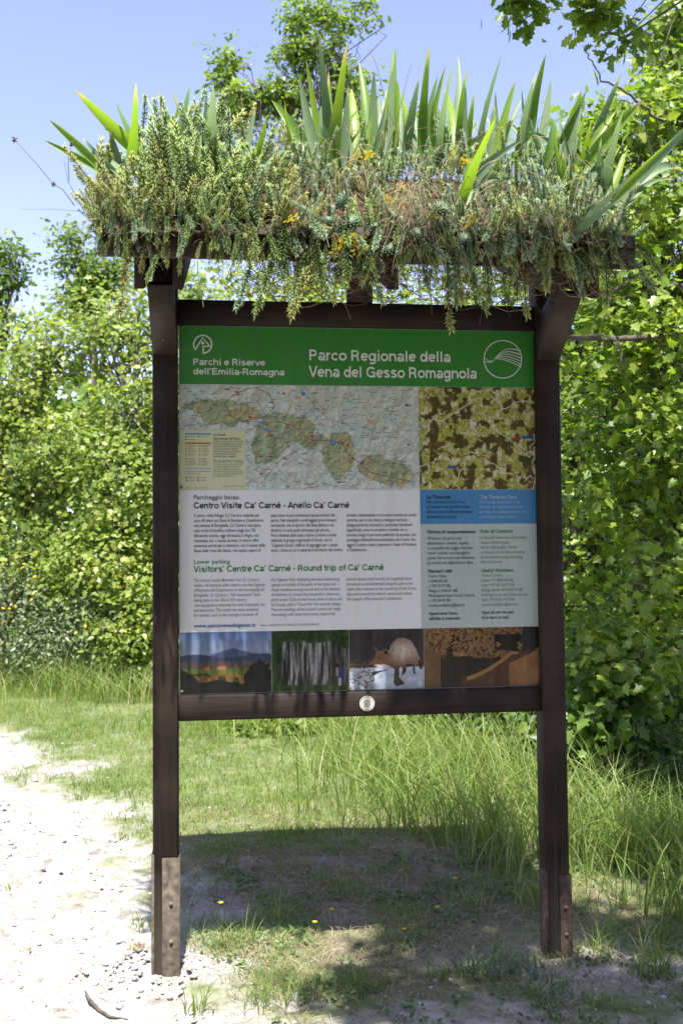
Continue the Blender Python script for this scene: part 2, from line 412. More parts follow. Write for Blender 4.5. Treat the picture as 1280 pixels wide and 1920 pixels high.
# ------------------------------------------------------------------ trees: leaf templates, crowns, limbs
def fan(outline, fold=.12, curl=.15):
    o = np.array(outline, float)
    V = np.c_[o[:, 0], o[:, 1], fold * np.abs(o[:, 0]) - curl * (o[:, 1] - .3) ** 2]
    V = np.r_[[[0, .35, -.02]], V]
    k = len(o); i = np.arange(k)
    return V, np.c_[np.zeros(k, int), 1 + i, 1 + (i + 1) % k]
def mirror(h): return h + [(-x, y) for x, y in h[::-1] if abs(x) > 1e-6]
LEAF = {
 'maple': fan(mirror([(0, 0), (.16, -.04), (.36, .10), (.26, .28), (.52, .52), (.27, .55), (.20, .70), (0, 1.0)])),
 'oak': fan(mirror([(0, 0), (.10, .18), (.20, .28), (.13, .38), (.29, .52), (.18, .62), (.27, .78), (.12, .86), (0, 1.0)])),
 'ovate': fan(mirror([(0, 0), (.24, .22), (.30, .45), (.20, .74), (0, 1.0)])),
 'lobe': fan(mirror([(0, 0), (.30, .10), (.22, .32), (.42, .55), (.16, .66), (0, 1.0)])),
 'small': fan(mirror([(0, 0), (.22, .4), (0, 1.0)])),
}
def leaf_frames(rng, pos, out, up=.9, rnd=.75):
    nn = nrm(np.array([0, -.45, up]) + .35 * out + rnd * rng.normal(size=pos.shape))
    t = nrm(out + .6 * rng.normal(size=pos.shape) + np.array([0, 0, -.25]))
    t = nrm(t - nn * (t * nn).sum(1, keepdims=True))
    return np.cross(t, nn), t, nn
def leaves_mesh(name, shape, pos, X, Y, N, size, v, mat):
    T, Fc = LEAF[shape]; k = len(T)
    s = size[:, None, None]
    V = pos[:, None] + s * (T[None, :, 0:1] * X[:, None] + T[None, :, 1:2] * Y[:, None] + T[None, :, 2:3] * N[:, None])
    Fa = (np.arange(len(pos)) * k)[:, None, None] + Fc[None]
    return mesh_np(name, V.reshape(-1, 3), Fa.reshape(-1, 3), mat, {'v': np.repeat(np.clip(v, 0, 1), k)})
LEAFOBJ = {}
def lobe(px, py, Y, rx, rz, ry=None):
    c = P(px, py, Y); s = Y / F
    return (*c, rx * s, ry if ry else .8 * max(rx, rz) * s, rz * s)
def wob(a, bnd, rng, n=6, amp=.06, sag=.12):
    a, bnd = np.asarray(a, float), np.asarray(bnd, float); L = np.linalg.norm(bnd - a)
    t = np.linspace(0, 1, n)[:, None]
    o = rng.normal(size=(n, 3)) * amp * L; o[0] = 0; o[-1] = 0
    sag = np.array([0, 0, 1.0]) * (sag * L * np.sin(math.pi * t))
    return a + (bnd - a) * t + o + sag
def tree(name, label, cat, base, lobes, clusters, per, size, shape, mat, seed, group=None, spread=.24, trunk_r=.07, bark='bark',
         up=.9, singles=0, vbias=0.0, twigs=1.0, hollow=.45, flowers=0, wexp=.72, sag=.12, rough=.24):
    rng = np.random.default_rng(seed)
    bx, by = base[0], base[1]
    bz = float(height(bx, by)) - .05
    root = empty(name, (bx, by, bz))
    tag(root, label, cat, group)
    o0 = np.array([bx, by, bz])
    lobes = np.array(lobes, float)
    vol = (lobes[:, 3] * lobes[:, 4] * lobes[:, 5]) ** wexp
    which = rng.choice(len(lobes), clusters, p=vol / vol.sum())
    d = nrm(rng.normal(size=(clusters, 3)))
    r = hollow + (1 - hollow) * rng.random(clusters) ** .6
    C = lobes[which, :3] + d * r[:, None] * lobes[which, 3:6] * (1 + rough * rng.normal(size=(clusters, 1)))
    C[:, 2] = np.maximum(C[:, 2], bz + .12)
    g = Geo()
    # trunk: up through the mean of the lobes, limbs to each lobe, twigs to the clumps
    top = lobes[:, :3].mean(0); top = np.array([bx * .6 + top[0] * .4, by * .6 + top[1] * .4, max(top[2], bz + .6)])
    tp = wob(o0, top, rng, 8, .02); tp[:, :2] += 0
    g.tube(tp, np.linspace(trunk_r, trunk_r * .55, 8) * (1 + .1 * rng.random(8)), 8, rng.random())
    for i, L in enumerate(lobes):
        k = int(np.clip(np.argmin(np.linalg.norm(tp - (L[:3] + o0) / 2, axis=1)), 1, 7))
        st = tp[k]
        pts = wob(st, L[:3], rng, 7, .05, sag); lr = min(1.0, .25 + L[3:6].mean())
        g.tube(pts, np.linspace(trunk_r * .55, trunk_r * .14, 7) * np.linspace(1, lr, 7), 6, rng.random())
        mine = np.where(which == i)[0]
        for c in mine[:int(len(mine) * .8 * twigs)]:
            j = int(rng.integers(2, 7))
            tw = wob(pts[j], C[c], rng, 4, .07)
            g.tube(tw, np.linspace(trunk_r * .13 + .002, .0025, 4), 3, rng.random(), cap=False)
    wood = obj('trunk', g.mesh(name + '_trunk', M[bark], True), root)
    wood.matrix_parent_inverse = Matrix.Translation(-Vector(o0))
    # leaves
    cnt = np.maximum(3, (per * (.5 + rng.random(clusters))).astype(int))
    cid = np.repeat(np.arange(clusters), cnt); nL = len(cid)
    sp = spread * (.6 + .8 * rng.random(clusters))[cid][:, None]
    off = rng.normal(size=(nL, 3)) * sp * np.array([.75, .75, .5])
    pos = C[cid] + off
    pos[:, 2] = np.maximum(pos[:, 2], bz + .05)
    out = nrm(nrm(C - lobes[which, :3])[cid] + nrm(off))
    X, Y, N = leaf_frames(rng, pos, out, up)
    sz = size * (.55 + .75 * rng.random(nL))
    v = np.clip(.45 + vbias + .16 * rng.normal(size=nL) + .22 * rng.normal(size=clusters)[cid], 0, 1)
    keep = np.ones(nL, bool)
    if singles:
        rel = pos - np.array([0, 0, EYE]); dep = rel[:, 1] * CP + rel[:, 2] * SP
        u = 640 + F * rel[:, 0] / np.maximum(dep, .1); w = 960 - F * (-rel[:, 1] * SP + rel[:, 2] * CP) / np.maximum(dep, .1)
        vis = (dep > .5) & (u > 0) & (u < 1280) & (w > 0) & (w < 1920)
        ids = np.where(vis)[0]; ids = ids[np.argsort(dep[ids] / sz[ids])][:singles]
        keep[ids] = False
        for t in ids:
            key = (shape, mat, int(v[t] * 4.999))
            if key not in LEAFOBJ:
                T, Fc = LEAF[shape]
                LEAFOBJ[key] = mesh_np('leaf_' + shape, T, Fc, M[mat], {'v': np.full(len(T), (key[2] + .5) / 5)})
            lo = bpy.data.objects.new('leaf', LEAFOBJ[key]); link(lo, root)
            mt = np.eye(4); mt[:3, 0] = X[t] * sz[t]; mt[:3, 1] = Y[t] * sz[t]; mt[:3, 2] = N[t] * sz[t]; mt[:3, 3] = pos[t] - o0
            lo.matrix_local = Matrix(mt.tolist())
    cr = obj('crown', leaves_mesh(name + '_crown', shape, pos[keep], X[keep], Y[keep], N[keep], sz[keep], v[keep], M[mat]), root)
    cr.matrix_parent_inverse = Matrix.Translation(-Vector(o0))
    tag(cr, kind='stuff')
    if flowers:
        ids = rng.choice(nL, flowers, replace=False)
        pf = pos[ids] + np.array([0, -.05, .04]) + rng.normal(size=(flowers, 3)) * .05
        Xf, Yf, Nf = leaf_frames(rng, pf, nrm(rng.normal(size=(flowers, 3))), .2, 1.0)
        fo = obj('blossom', leaves_mesh('blossom', 'ovate', pf, Xf, Yf, Nf, np.full(flowers, .045), rng.random(flowers), M['yellow']), root)
        fo.matrix_parent_inverse = Matrix.Translation(-Vector(o0)); tag(fo, kind='stuff')
    return root
def gpos(px, Y): return P(px, 1100, Y)[:2]

# -- left and centre woodland edge
tree('hazel_tree', 'bright green bushy tree where the white track meets the wood', 'tree', gpos(40, 12.6),
     [lobe(20, 730, 12.4, 85, 80), lobe(110, 660, 12.6, 80, 60), lobe(40, 620, 12.8, 45, 40), lobe(120, 590, 13, 40, 34), lobe(30, 900, 12.2, 100, 90), lobe(130, 850, 12.0, 100, 90), lobe(-60, 800, 12.4, 90, 130), lobe(60, 1030, 11.8, 110, 80), lobe(-60, 1010, 12, 100, 120)],
     440, 30, .082, 'lobe', 'lf_light', 11, 'trees along the wood edge', .19, .08, bark='bark_pale')
tree('hazel_tree', 'bright green bushy tree close behind the left post of the board', 'tree', gpos(250, 12.3),
     [lobe(225, 650, 12.6, 80, 60), lobe(310, 570, 12.6, 60, 60), lobe(190, 580, 12.8, 40, 40), lobe(250, 560, 13, 36, 36), lobe(240, 790, 12.0, 80, 90), lobe(330, 760, 12.3, 80, 100), lobe(220, 920, 11.6, 100, 90), lobe(330, 950, 11.8, 100, 110), lobe(190, 1060, 11.4, 110, 80), lobe(400, 640, 12.6, 80, 90)],
     440, 30, .082, 'lobe', 'lf_light', 12, 'trees along the wood edge', .19, .08, bark='bark_pale')
tree('field_maple', 'leafy green tree seen through the gap under the planted roof, towards its left', 'tree', gpos(500, 13.2),
     [lobe(430, 550, 13, 110, 60), lobe(560, 560, 13.4, 110, 60), lobe(500, 680, 13, 140, 100), lobe(640, 590, 13.2, 90, 80), lobe(500, 950, 13, 160, 160), lobe(470, 1180, 12.8, 150, 130)],
     300, 26, .095, 'lobe', 'lf_light', 13, 'trees along the wood edge', .26, .05)
tree('field_maple', 'leafy green tree seen through the gap under the planted roof, towards its right', 'tree', gpos(830, 12.6),
     [lobe(760, 560, 12.6, 110, 60), lobe(890, 540, 12.4, 120, 60), lobe(1000, 520, 12.2, 80, 70), lobe(830, 720, 12.4, 140, 130), lobe(980, 740, 12.2, 110, 140), lobe(830, 960, 12.4, 170, 150), lobe(850, 1200, 12.2, 160, 130)],
     320, 26, .095, 'lobe', 'lf_oak', 14, 'trees along the wood edge', .26, .05)
tree('tall_oak', 'tall slender oak rising against the sky above the planted roof', 'tree', gpos(570, 15.5),
     [lobe(565, 30, 15.4, 34, 40), lobe(640, 25, 15.6, 40, 34), lobe(555, 100, 15.4, 42, 40), lobe(615, 110, 15.6, 46, 34), lobe(650, 165, 15.6, 44, 26), lobe(530, 180, 15.4, 60, 36), lobe(640, 250, 15.5, 70, 60), lobe(423, 112, 15.4, 12, 30), lobe(420, 150, 15.4, 14, 16), lobe(450, 205, 15.4, 45, 36), lobe(560, 320, 15.5, 110, 80), lobe(682, 42, 15.6, 10, 9), lobe(680, 2, 15.6, 12, 6), lobe(780, 250, 15.4, 60, 40)],
     420, 30, .10, 'oak', 'lf_oak', 15, None, .155, .08, twigs=.9, hollow=.2, wexp=.5)
tree('oak_tree', 'dark oak with bare lower limbs at the edge of the wood by the track', 'tree', gpos(-10, 19),
     [lobe(10, 470, 19, 36, 30), lobe(-40, 520, 19, 50, 60), lobe(25, 525, 19, 22, 18), lobe(-20, 600, 19, 50, 40)],
     110, 26, .12, 'oak', 'lf_oak', 16, None, .2, .10, twigs=1, hollow=.2, vbias=-.2)
tree('oak_tree', 'dark rounded oak crown standing up behind the bright bushy trees', 'tree', gpos(165, 19.5),
     [lobe(125, 440, 19.5, 24, 26), lobe(140, 490, 19.5, 36, 26), lobe(200, 515, 19.5, 50, 26), lobe(170, 560, 19.5, 60, 30)],
     130, 26, .12, 'oak', 'lf_oak', 17, None, .2, .10, vbias=-.15, hollow=.2)
tree('grey_shrub', 'low greyish shrub with small leaves at the foot of the bushy trees', 'shrub', gpos(120, 11.2),
     [lobe(110, 1190, 11.2, 80, 55), lobe(190, 1170, 11.2, 70, 70), lobe(40, 1210, 11.3, 60, 40)], 150, 40, .06, 'small', 'lf_grey', 18, None, .16, .02, up=.4)
tree('green_shrub', 'low rounded green shrub between the left post and the grey shrub', 'shrub', gpos(260, 11.0),
     [lobe(270, 1150, 11, 70, 70), lobe(240, 1200, 10.9, 60, 50), lobe(330, 1180, 11, 60, 70)], 130, 30, .07, 'ovate', 'lf_light', 19, None, .16, .02, flowers=40)
tree('broom_shrub', 'wispy broom shrub dotted with yellow flowers beside the track', 'shrub', gpos(10, 11.4),
     [lobe(20, 1120, 11.2, 60, 80), lobe(-40, 1150, 11.2, 60, 80)], 110, 22, .06, 'small', 'lf_grey', 20, None, .14, .02, up=.2, flowers=120)
tree('low_shrub', 'low leafy shrub with reddish twigs below the bottom rail', 'shrub', gpos(560, 8.7),
     [lobe(535, 1365, 8.6, 50, 30), lobe(485, 1375, 8.6, 36, 22), lobe(620, 1340, 9.0, 70, 36), lobe(730, 1335, 9.0, 70, 36)], 150, 22, .07, 'ovate', 'lf_light', 21, None, .10, .015)
tree('flowering_shrub', 'shrub with yellow blossom just left of the right post', 'shrub', gpos(930, 7.6),
     [lobe(850, 1350, 7.8, 50, 30), lobe(930, 1360, 7.5, 60, 45), lobe(950, 1430, 7.2, 50, 40), lobe(1000, 1400, 7.0, 46, 70), lobe(1060, 1400, 7.0, 40, 60)], 170, 26, .085, 'ovate', 'lf_maple', 22, None, .15, .02, flowers=46)
# -- right woodland
tree('maple_tree', 'big leafy maple whose branches reach towards the right post', 'tree', gpos(1330, 7.6),
     [lobe(1190, 245, 7.6, 70, 45, .5), lobe(1270, 200, 7.8, 60, 45, .5), lobe(1130, 300, 7.8, 60, 50, .5), lobe(1230, 390, 7.2, 90, 80, .7), lobe(1120, 440, 7.6, 60, 50, .5), lobe(1150, 570, 7.4, 90, 70, .6), lobe(1240, 620, 6.9, 80, 90, .6),
      lobe(1150, 760, 7.2, 100, 80, .6), lobe(1250, 850, 6.8, 80, 90, .6), lobe(1150, 950, 7.2, 100, 70, .6), lobe(1230, 1060, 6.8, 90, 80, .6), lobe(1130, 1150, 7.2, 70, 60, .5), lobe(1200, 1240, 6.4, 70, 40, .5), lobe(1370, 500, 7.2, 100, 300, .9), lobe(1370, 1000, 7.2, 100, 250, .9),
      lobe(1262, 60, 8.2, 34, 44, .4), lobe(1285, 120, 8.0, 44, 40, .4), lobe(1100, 225, 8.0, 34, 30, .4), lobe(1300, 30, 8.2, 60, 60, .5)],
     640, 21, .076, 'maple', 'lf_oak', 31, None, .16, .07, singles=260, twigs=.7, wexp=.5, vbias=.1)
tree('maple_sapling', 'young maple with pale leaves low beside the right post', 'tree', gpos(1120, 6.6),
     [lobe(1120, 1240, 6.6, 55, 60, .35), lobe(1110, 1330, 6.5, 50, 55, .35), lobe(1170, 1290, 6.6, 55, 60, .35)], 60, 16, .085, 'maple', 'lf_maple', 32, None, .14, .015)
tree('shaded_tree', 'shady tree deep in the wood behind the right post', 'tree', gpos(1090, 10.5),
     [lobe(1060, 480, 10.5, 90, 70), lobe(1100, 640, 10.5, 120, 110), lobe(1060, 820, 10.5, 110, 120), lobe(1120, 1000, 10.5, 120, 120), lobe(1060, 1150, 10.4, 110, 100), lobe(1170, 300, 10.6, 80, 60)],
     300, 24, .085, 'lobe', 'lf_oak', 33, 'shaded trees in the wood', .26, .07)
tree('shaded_tree', 'shady tree with a dark leaning trunk right of the board', 'tree', gpos(1185, 9.2),
     [lobe(1250, 450, 10.2, 110, 110), lobe(1230, 700, 10.2, 110, 130), lobe(1260, 950, 10, 110, 130), lobe(1230, 1180, 9.8, 110, 110), lobe(1290, 1300, 9.2, 90, 110), lobe(1275, 60, 10.5, 36, 50), lobe(1290, 130, 10.5, 40, 50)],
     320, 24, .085, 'lobe', 'lf_maple', 34, 'shaded trees in the wood', .26, .07, vbias=.2)
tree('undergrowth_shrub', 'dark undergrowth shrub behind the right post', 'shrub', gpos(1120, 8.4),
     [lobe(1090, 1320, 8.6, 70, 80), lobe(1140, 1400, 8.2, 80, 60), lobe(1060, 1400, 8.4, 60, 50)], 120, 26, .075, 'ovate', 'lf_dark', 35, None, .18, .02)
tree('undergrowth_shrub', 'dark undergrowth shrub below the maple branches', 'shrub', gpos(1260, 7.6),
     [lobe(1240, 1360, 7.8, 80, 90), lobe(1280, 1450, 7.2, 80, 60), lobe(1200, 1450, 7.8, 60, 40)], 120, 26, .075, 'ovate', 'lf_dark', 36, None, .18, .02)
tree('darkening_bush', 'dark-leaved bush added to darken the gap right of the right post', 'shrub', gpos(1180, 6.4),  # added for darkness; its leaf colour stands in for wood shade
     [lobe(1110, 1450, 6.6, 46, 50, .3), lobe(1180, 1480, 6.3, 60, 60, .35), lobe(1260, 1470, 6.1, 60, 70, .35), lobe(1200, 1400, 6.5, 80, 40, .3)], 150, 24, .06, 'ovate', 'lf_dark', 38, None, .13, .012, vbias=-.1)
# -- the oak beside the viewer whose boughs hang into the top of the view and shade the right side
tree('overhanging_oak', 'oak whose leafy twigs hang down from above into the sky', 'tree', (4.6, 1.6),
     [lobe(985, 8, 5.6, 26, 18, .1), lobe(1112, 14, 5.5, 14, 18, .08), lobe(1165, 74, 5.4, 18, 12, .08), lobe(1000, -130, 5.6, 60, 20, .2), lobe(1150, -140, 5.4, 80, 30, .3),
      (.30, 1.15, 5.7, .50, .30, .25), (.95, 1.05, 5.7, .5, .32, .3), (1.6, 1.1, 5.7, .5, .5, .4), (.50, 1.62, 5.7, .45, .28, .25), (1.15, 1.72, 5.8, .5, .28, .25), (1.75, 1.9, 5.6, .5, .4, .4), (1.75, 2.7, 5.6, .4, .4, .4), (3.0, 2.2, 5.6, 1.0, 1.0, .7),
      (2.9, 3.4, 5.9, 1.0, .8, .6), (2.1, 3.5, 6.2, .5, .4, .4), (1.8, 4.2, 6.3, .4, .35, .3), (2.5, 4.1, 6.3, .4, .3, .3)],
     600, 28, .085, 'oak', 'lf_oak', 37, None, .085, .11, singles=150, hollow=.05, wexp=.33, sag=.30, rough=.15)
# unseen wood behind the viewer, added to cut the light reaching the panel
rng = np.random.default_rng(6)
nb = 9000
bxs = rng.uniform(-16, 16, nb); bys = rng.uniform(-13, -5.5, nb); hm = 7.5 + 3 * noise2(bxs, bys, 2.5, 1)
pos = np.c_[bxs, bys, rng.random(nb) * hm]
X, Y, N = leaf_frames(rng, pos, nrm(rng.normal(size=(nb, 3))), .5)
tag(obj('light_blocking_woodland', leaves_mesh('light_blocking_woodland', 'lobe', pos, X, Y, N, .45 + .3 * rng.random(nb), rng.random(nb), M['lf_dark'])),
    'unseen wood added behind the viewer to dim the board', 'woodland', None, 'stuff')
# far wood that closes the view
rng = np.random.default_rng(5)
nb = 16000
bxs = rng.uniform(-9, 11, nb); bys = rng.uniform(16, 24, nb)
hmax = 3.6 + 1.6 * noise2(bxs, bys, 1.6, 2) + np.clip((bxs - 2) * .6, 0, 2.5)
bz = rng.random(nb) ** .8 * hmax
pos = np.c_[bxs, bys, bz]
X, Y, N = leaf_frames(rng, pos, nrm(rng.normal(size=(nb, 3))), .7)
tag(obj('far_woodland', leaves_mesh('far_woodland', 'lobe', pos, X, Y, N, .2 + .22 * rng.random(nb), np.clip(.35 + .3 * noise2(bxs, bz * 3, .7, 1) - .1 + .12 * rng.normal(size=nb), 0, 1), M['lf_maple'])),
    'dense green wood closing the view behind the trees', 'woodland', None, 'stuff')
# bare limbs in the right wood
def limb(name, label, pts, r0, r1, mat, seed, parts=()):
    rng = np.random.default_rng(seed); g = Geo()
    pts = np.array([P(*p) for p in pts]); t = np.linspace(0, 1, len(pts)); tt = np.linspace(0, 1, 5 * len(pts))
    q = np.c_[[np.interp(tt, t, pts[:, i]) for i in range(3)]].T + rng.normal(size=(len(tt), 3)) * .006
    g.tube(q, np.linspace(r0, r1, len(q)), 7)
    root = obj(name, g.mesh(name, M[mat], True)); tag(root, label, 'tree' if 'tree' in name else 'branch')
    for p2, ra in parts:
        g = Geo(); p2 = np.array([P(*p) for p in p2]); g.tube(p2, np.linspace(ra, ra * .4, len(p2)), 5)
        obj('side_twig', g.mesh('side_twig', M[mat], True), root)
    return root
limb('bare_branch', 'thick grey bough running level behind the right post top', [(1400, 610, 6.7), (1280, 628, 6.6), (1200, 634, 6.5), (1130, 636, 6.5), (1070, 630, 6.6), (1040, 648, 6.7)], .03, .012, 'bark', 1,
     [([(1150, 633, 6.48), (1165, 660, 6.4), (1160, 700, 6.4)], .012), ([(1090, 632, 6.55), (1130, 628, 6.45), (1158, 640, 6.4), (1170, 680, 6.4)], .012)])
limb('dark_branch', 'dark bough higher up behind the roof end', [(1400, 520, 7.0), (1280, 540, 6.8), (1220, 525, 6.8), (1180, 530, 6.8), (1120, 560, 7)], .028, .010, 'bark', 2)
limb('thin_twig', 'thin leafless twig reaching into the sky beside the irises', [(1240, 230, 6.6), (1180, 178, 6.4), (1130, 150, 6.4), (1110, 115, 6.4), (1092, 85, 6.4)], .010, .003, 'bark', 3,
     [([(1104, 105, 6.4), (1096, 92, 6.38), (1088, 84, 6.38)], .003), ([(1122, 140, 6.4), (1132, 132, 6.4)], .002)])
limb('leaning_stem', 'slender dark stem rising through the undergrowth by the maple', [(1150, 1470, 7.6), (1180, 1320, 7.4), (1230, 1200, 7.2), (1300, 1120, 7.0)], .018, .008, 'bark', 4)
limb('leaning_stem', 'second slender dark stem leaning right of the young maple', [(1170, 1290, 7.0), (1215, 1190, 6.9), (1290, 1150, 6.8)], .010, .005, 'bark', 6)
limb('bare_tree', 'dark upright bare tree standing in the shade of the wood', [(1172, 1560, 8.2), (1180, 1450, 8.2), (1196, 1350, 8.3), (1190, 1200, 8.3), (1205, 900, 8.4)], .06, .045, 'bark', 5)

# ------------------------------------------------------------------ information board
BD = Matrix.Translation((.07229714 * 1.1265, 3.41 * 1.1265, EYE + .1361 * 1.1265)) @ Matrix.Rotation(math.radians(6.58734), 4, 'Z') \
    @ Matrix.Rotation(math.radians(-.6229), 4, 'X') @ Matrix.Rotation(math.radians(-.46644), 4, 'Y')
BDn = np.array(BD); BDi = np.linalg.inv(BDn)
def L(px, py, yl=0.0):
    """pixel -> board-local (x, z) on the board plane y = yl"""
    d = BDi[:3, :3] @ ray(px, py); o = BDi[:3, :3] @ np.array([0, 0, EYE]) + BDi[:3, 3]
    t = (yl - o[1]) / d[1]; p = o + d * t
    return p[0], p[2]
def Wd(p): return BDn[:3, :3] @ np.asarray(p, float) + BDn[:3, 3]
board = empty('information_board'); board.matrix_world = BD
tag(board, 'dark timber park information board with a planted roof', 'information board')
def part(name, me, parent=board): return obj(name, me, parent)
zb = lambda p: float(BDi[2, :3] @ np.array([*p, -.12]) + BDi[2, 3])
PF, PB = -.050, .045
xl0, _ = L(286, 1000, PF); xl1, _ = L(333, 1000, PF)
xr0, _ = L(1012, 1000, PF); xr1, _ = L(1055, 1000, PF)
_, ztop = L(310, 490, -.545); ztop += (PF + .545) * .42 - .006
part('post', box_mesh('post_l', xl0, xl1, PF, PB, zb(POSTL), ztop, M['wood_v'], .005))
part('post', box_mesh('post_r', xr0, xr1, PF, PB, zb(POSTR), ztop, M['wood_v'], .005))
ix0, ix1 = xl1 + .001, xr0 - .001
_, zt1 = L(660, 568, -.02); _, zt0 = L(660, 613, -.02)
_, zb1 = L(660, 1297, -.02); _, zb0 = L(660, 1343, -.02)
part('top_rail', box_mesh('top_rail', ix0, ix1, -.026, .03, zt0, zt1, M['wood_h'], .004))
rail = part('bottom_rail', box_mesh('bottom_rail', ix0, ix1, -.030, .03, zb0, zb1, M['wood_h'], .004))
PX0, PX1, PZ0, PZ1 = -.70, .70, -.7017, .7017
PX0 = max(PX0, ix0 + .003)
panel = part('panel', box_mesh('panel', PX0, PX1, -.004, .006, max(PZ0, zb1 + .001), min(PZ1, zt0 - .001), M['panel'], .001))
for (sx, sy) in ((341, 914), (341, 1297), (1006, 1279), (1000, 624), (342, 613)):
    x, z = L(sx, sy, -.006); g = Geo(); g.tube([(x, -.0095, z), (x, -.007, z), (x, -.004, z)], [.0035, .0058, .006], 10); part('screw', g.mesh('screw', M['zinc']), panel)
# flat printed sheets (each painted cell by cell)
def sheet(name, x0, x1, z1, z0, img, lvl=1):
    h, w = img.shape[:2]
    xs = np.linspace(x0, x1, w); zs = np.linspace(z1, z0, h)
    Xg, Zg = np.meshgrid(xs, zs); V = np.c_[Xg.ravel(), np.full(h * w, -.004 - .0007 * lvl), Zg.ravel()]
    i, j = np.meshgrid(np.arange(h - 1), np.arange(w - 1), indexing='ij'); q = (i * w + j).ravel()
    return part(name, mesh_np(name, V, np.c_[q, q + w, q + w + 1, q + 1], M['print'], cols={'ink': np.clip(img, 0, 1).reshape(-1, 3)}), panel)
def plain(col, h=2, w=2): return np.broadcast_to(lin(col), (h, w, 3)).copy()
zs_ = lambda px, py: L(px, py)[1]
xs_ = lambda px, py: L(px, py)[0]
zH = zs_(660, 723.5); zMap = zs_(660, 918); zTxt = zs_(660, 1180)
xC = .5 * (xs_(784, 730) + xs_(789, 1170))
e = .0025
PT, PBt = min(PZ1, zt0 - .001) - e, max(PZ0, zb1 + .001) + e
XL, XR = PX0 + e, PX1 - e
sheet('header', XL, XR, PT, zH, plain((60, 134, 56)))
prng = np.random.default_rng(9)
# --- regional map
w, h = 430, 190
img = np.zeros((h, w, 3)); mapfine = fbm(h, w, 90, 3, np.random.default_rng(3)); Yp, Xp = np.mgrid[0:h, 0:w]
rel = fbm(h, w, 26, 5, prng); sl = np.gradient(rel, axis=1) + np.gradient(rel, axis=0); sh = np.clip(.5 + sl * 9, 0, 1)
base_c = lin((206, 212, 206)) * (.72 + .36 * sh[..., None]); img[:] = base_c
wv = fbm(h, w, 9, 4, prng); img = np.where((np.abs(wv - .5) < .035)[..., None], img * .55 + .45 * lin((176, 206, 196)), img)
dx = (fbm(h, w, 14, 4, prng) - .5) * 46; dy = (fbm(h, w, 14, 4, prng) - .5) * 34
def blob(cx, cy, rx, ry, rot=0):
    a = math.radians(rot); X_ = Xp + dx - cx; Y_ = Yp + dy - cy
    return ((X_ * math.cos(a) + Y_ * math.sin(a)) / rx) ** 2 + ((-X_ * math.sin(a) + Y_ * math.cos(a)) / ry) ** 2
park = np.minimum.reduce([blob(75, 52, 60, 20, 8), blob(160, 105, 26, 42, 22), blob(195, 75, 48, 20, 22), blob(285, 125, 28, 48, 8), blob(368, 152, 50, 24, 10), blob(238, 102, 36, 10, 15), blob(130, 58, 20, 10, 10)])
pc = np.where((wv + rel > 1.0)[..., None], lin((176, 172, 128)), lin((158, 172, 136))) * (.55 + .7 * sh[..., None])
img = np.where((park < 1)[..., None], pc, img)
img = np.where((np.abs(park - 1) < .06)[..., None], lin((122, 150, 126)), img)
def line(img, pts, col, wd=.8):
    h_, w_ = img.shape[:2]; c = lin(col)
    for (x0, y0), (x1, y1) in zip(pts[:-1], pts[1:]):
        k = int(max(abs(x1 - x0), abs(y1 - y0)) * 2) + 2
        for t in np.linspace(0, 1, k):
            x, y = x0 + (x1 - x0) * t, y0 + (y1 - y0) * t
            img[max(0, int(y - wd + .5)):int(y + wd + .5), max(0, int(x - wd + .5)):int(x + wd + .5)] = c
def wander(a, bb, amp, k=14):
    t = np.linspace(0, 1, k)[:, None]; p = np.array(a) + (np.array(bb) - np.array(a)) * t
    p[1:-1] += prng.normal(size=(k - 2, 2)) * amp; return [tuple(np.clip(q_, 0, None)) for q_ in p]
for _ in range(70):
    a = prng.random(2) * (w, h); line(img, wander(a, a + prng.normal(size=2) * (60, 60), 4, 9), (150, 156, 150) if prng.random() < .7 else (186, 170, 150), .5)
img = img * (.72 + .56 * mapfine[..., None])
line(img, wander((150, 80), (260, 0), 5), (196, 186, 140), .9); line(img, wander((220, 190), (420, 0), 6), (160, 186, 160), 1.2); line(img, wander((430, 20), (330, 190), 5), (196, 186, 140), .8)
loop = [(80, 35), (92, 22), (118, 8), (135, 5), (160, 18), (168, 40), (150, 58), (112, 66), (92, 58), (80, 35)]
line(img, loop, (104, 86, 92), .6)
line(img, [(112, 66), (180, 68), (200, 74), (222, 92), (235, 100), (262, 100), (290, 104), (296, 120), (318, 140), (340, 158), (380, 168), (420, 176)], (126, 84, 84), .6)
line(img, [(222, 92), (225, 110), (200, 124), (182, 132), (150, 170)], (140, 96, 92), .6)
for _ in range(330):
    x, y = prng.random(2) * (w - 16, h - 4); L_ = int(4 + prng.random() * 9); img[int(y):int(y) + 1, int(x):int(x) + L_] = lin((74, 74, 82)) if prng.random() < .8 else lin((150, 56, 60))
for (x, y) in ((98, 12), (182, 14), (122, 58), (160, 90), (140, 128), (232, 92), (296, 108), (306, 132), (322, 140), (350, 160), (408, 106), (184, 132), (142, 160), (380, 140), (152, 70), (210, 78)):
    img[y:y + 3, x:x + 6] = lin((176, 50, 56))
for (x, y, s) in ((335, 62, 9), (206, 20, 6), (192, 160, 6), (206, 176, 5), (390, 178, 8)):
    img[y:y + s, x:x + int(s * 1.7)] = img[y:y + s, x:x + int(s * 1.7)] * .4 + .6 * lin((206, 140, 84))
for (x, y) in ((140, 66), (148, 78), (270, 100), (216, 12)): img[y:y + 6, x:x + 8] = lin((90, 140, 196))
sheet('regional_map', XL, xC - .001, zH - .0012, zMap, img)
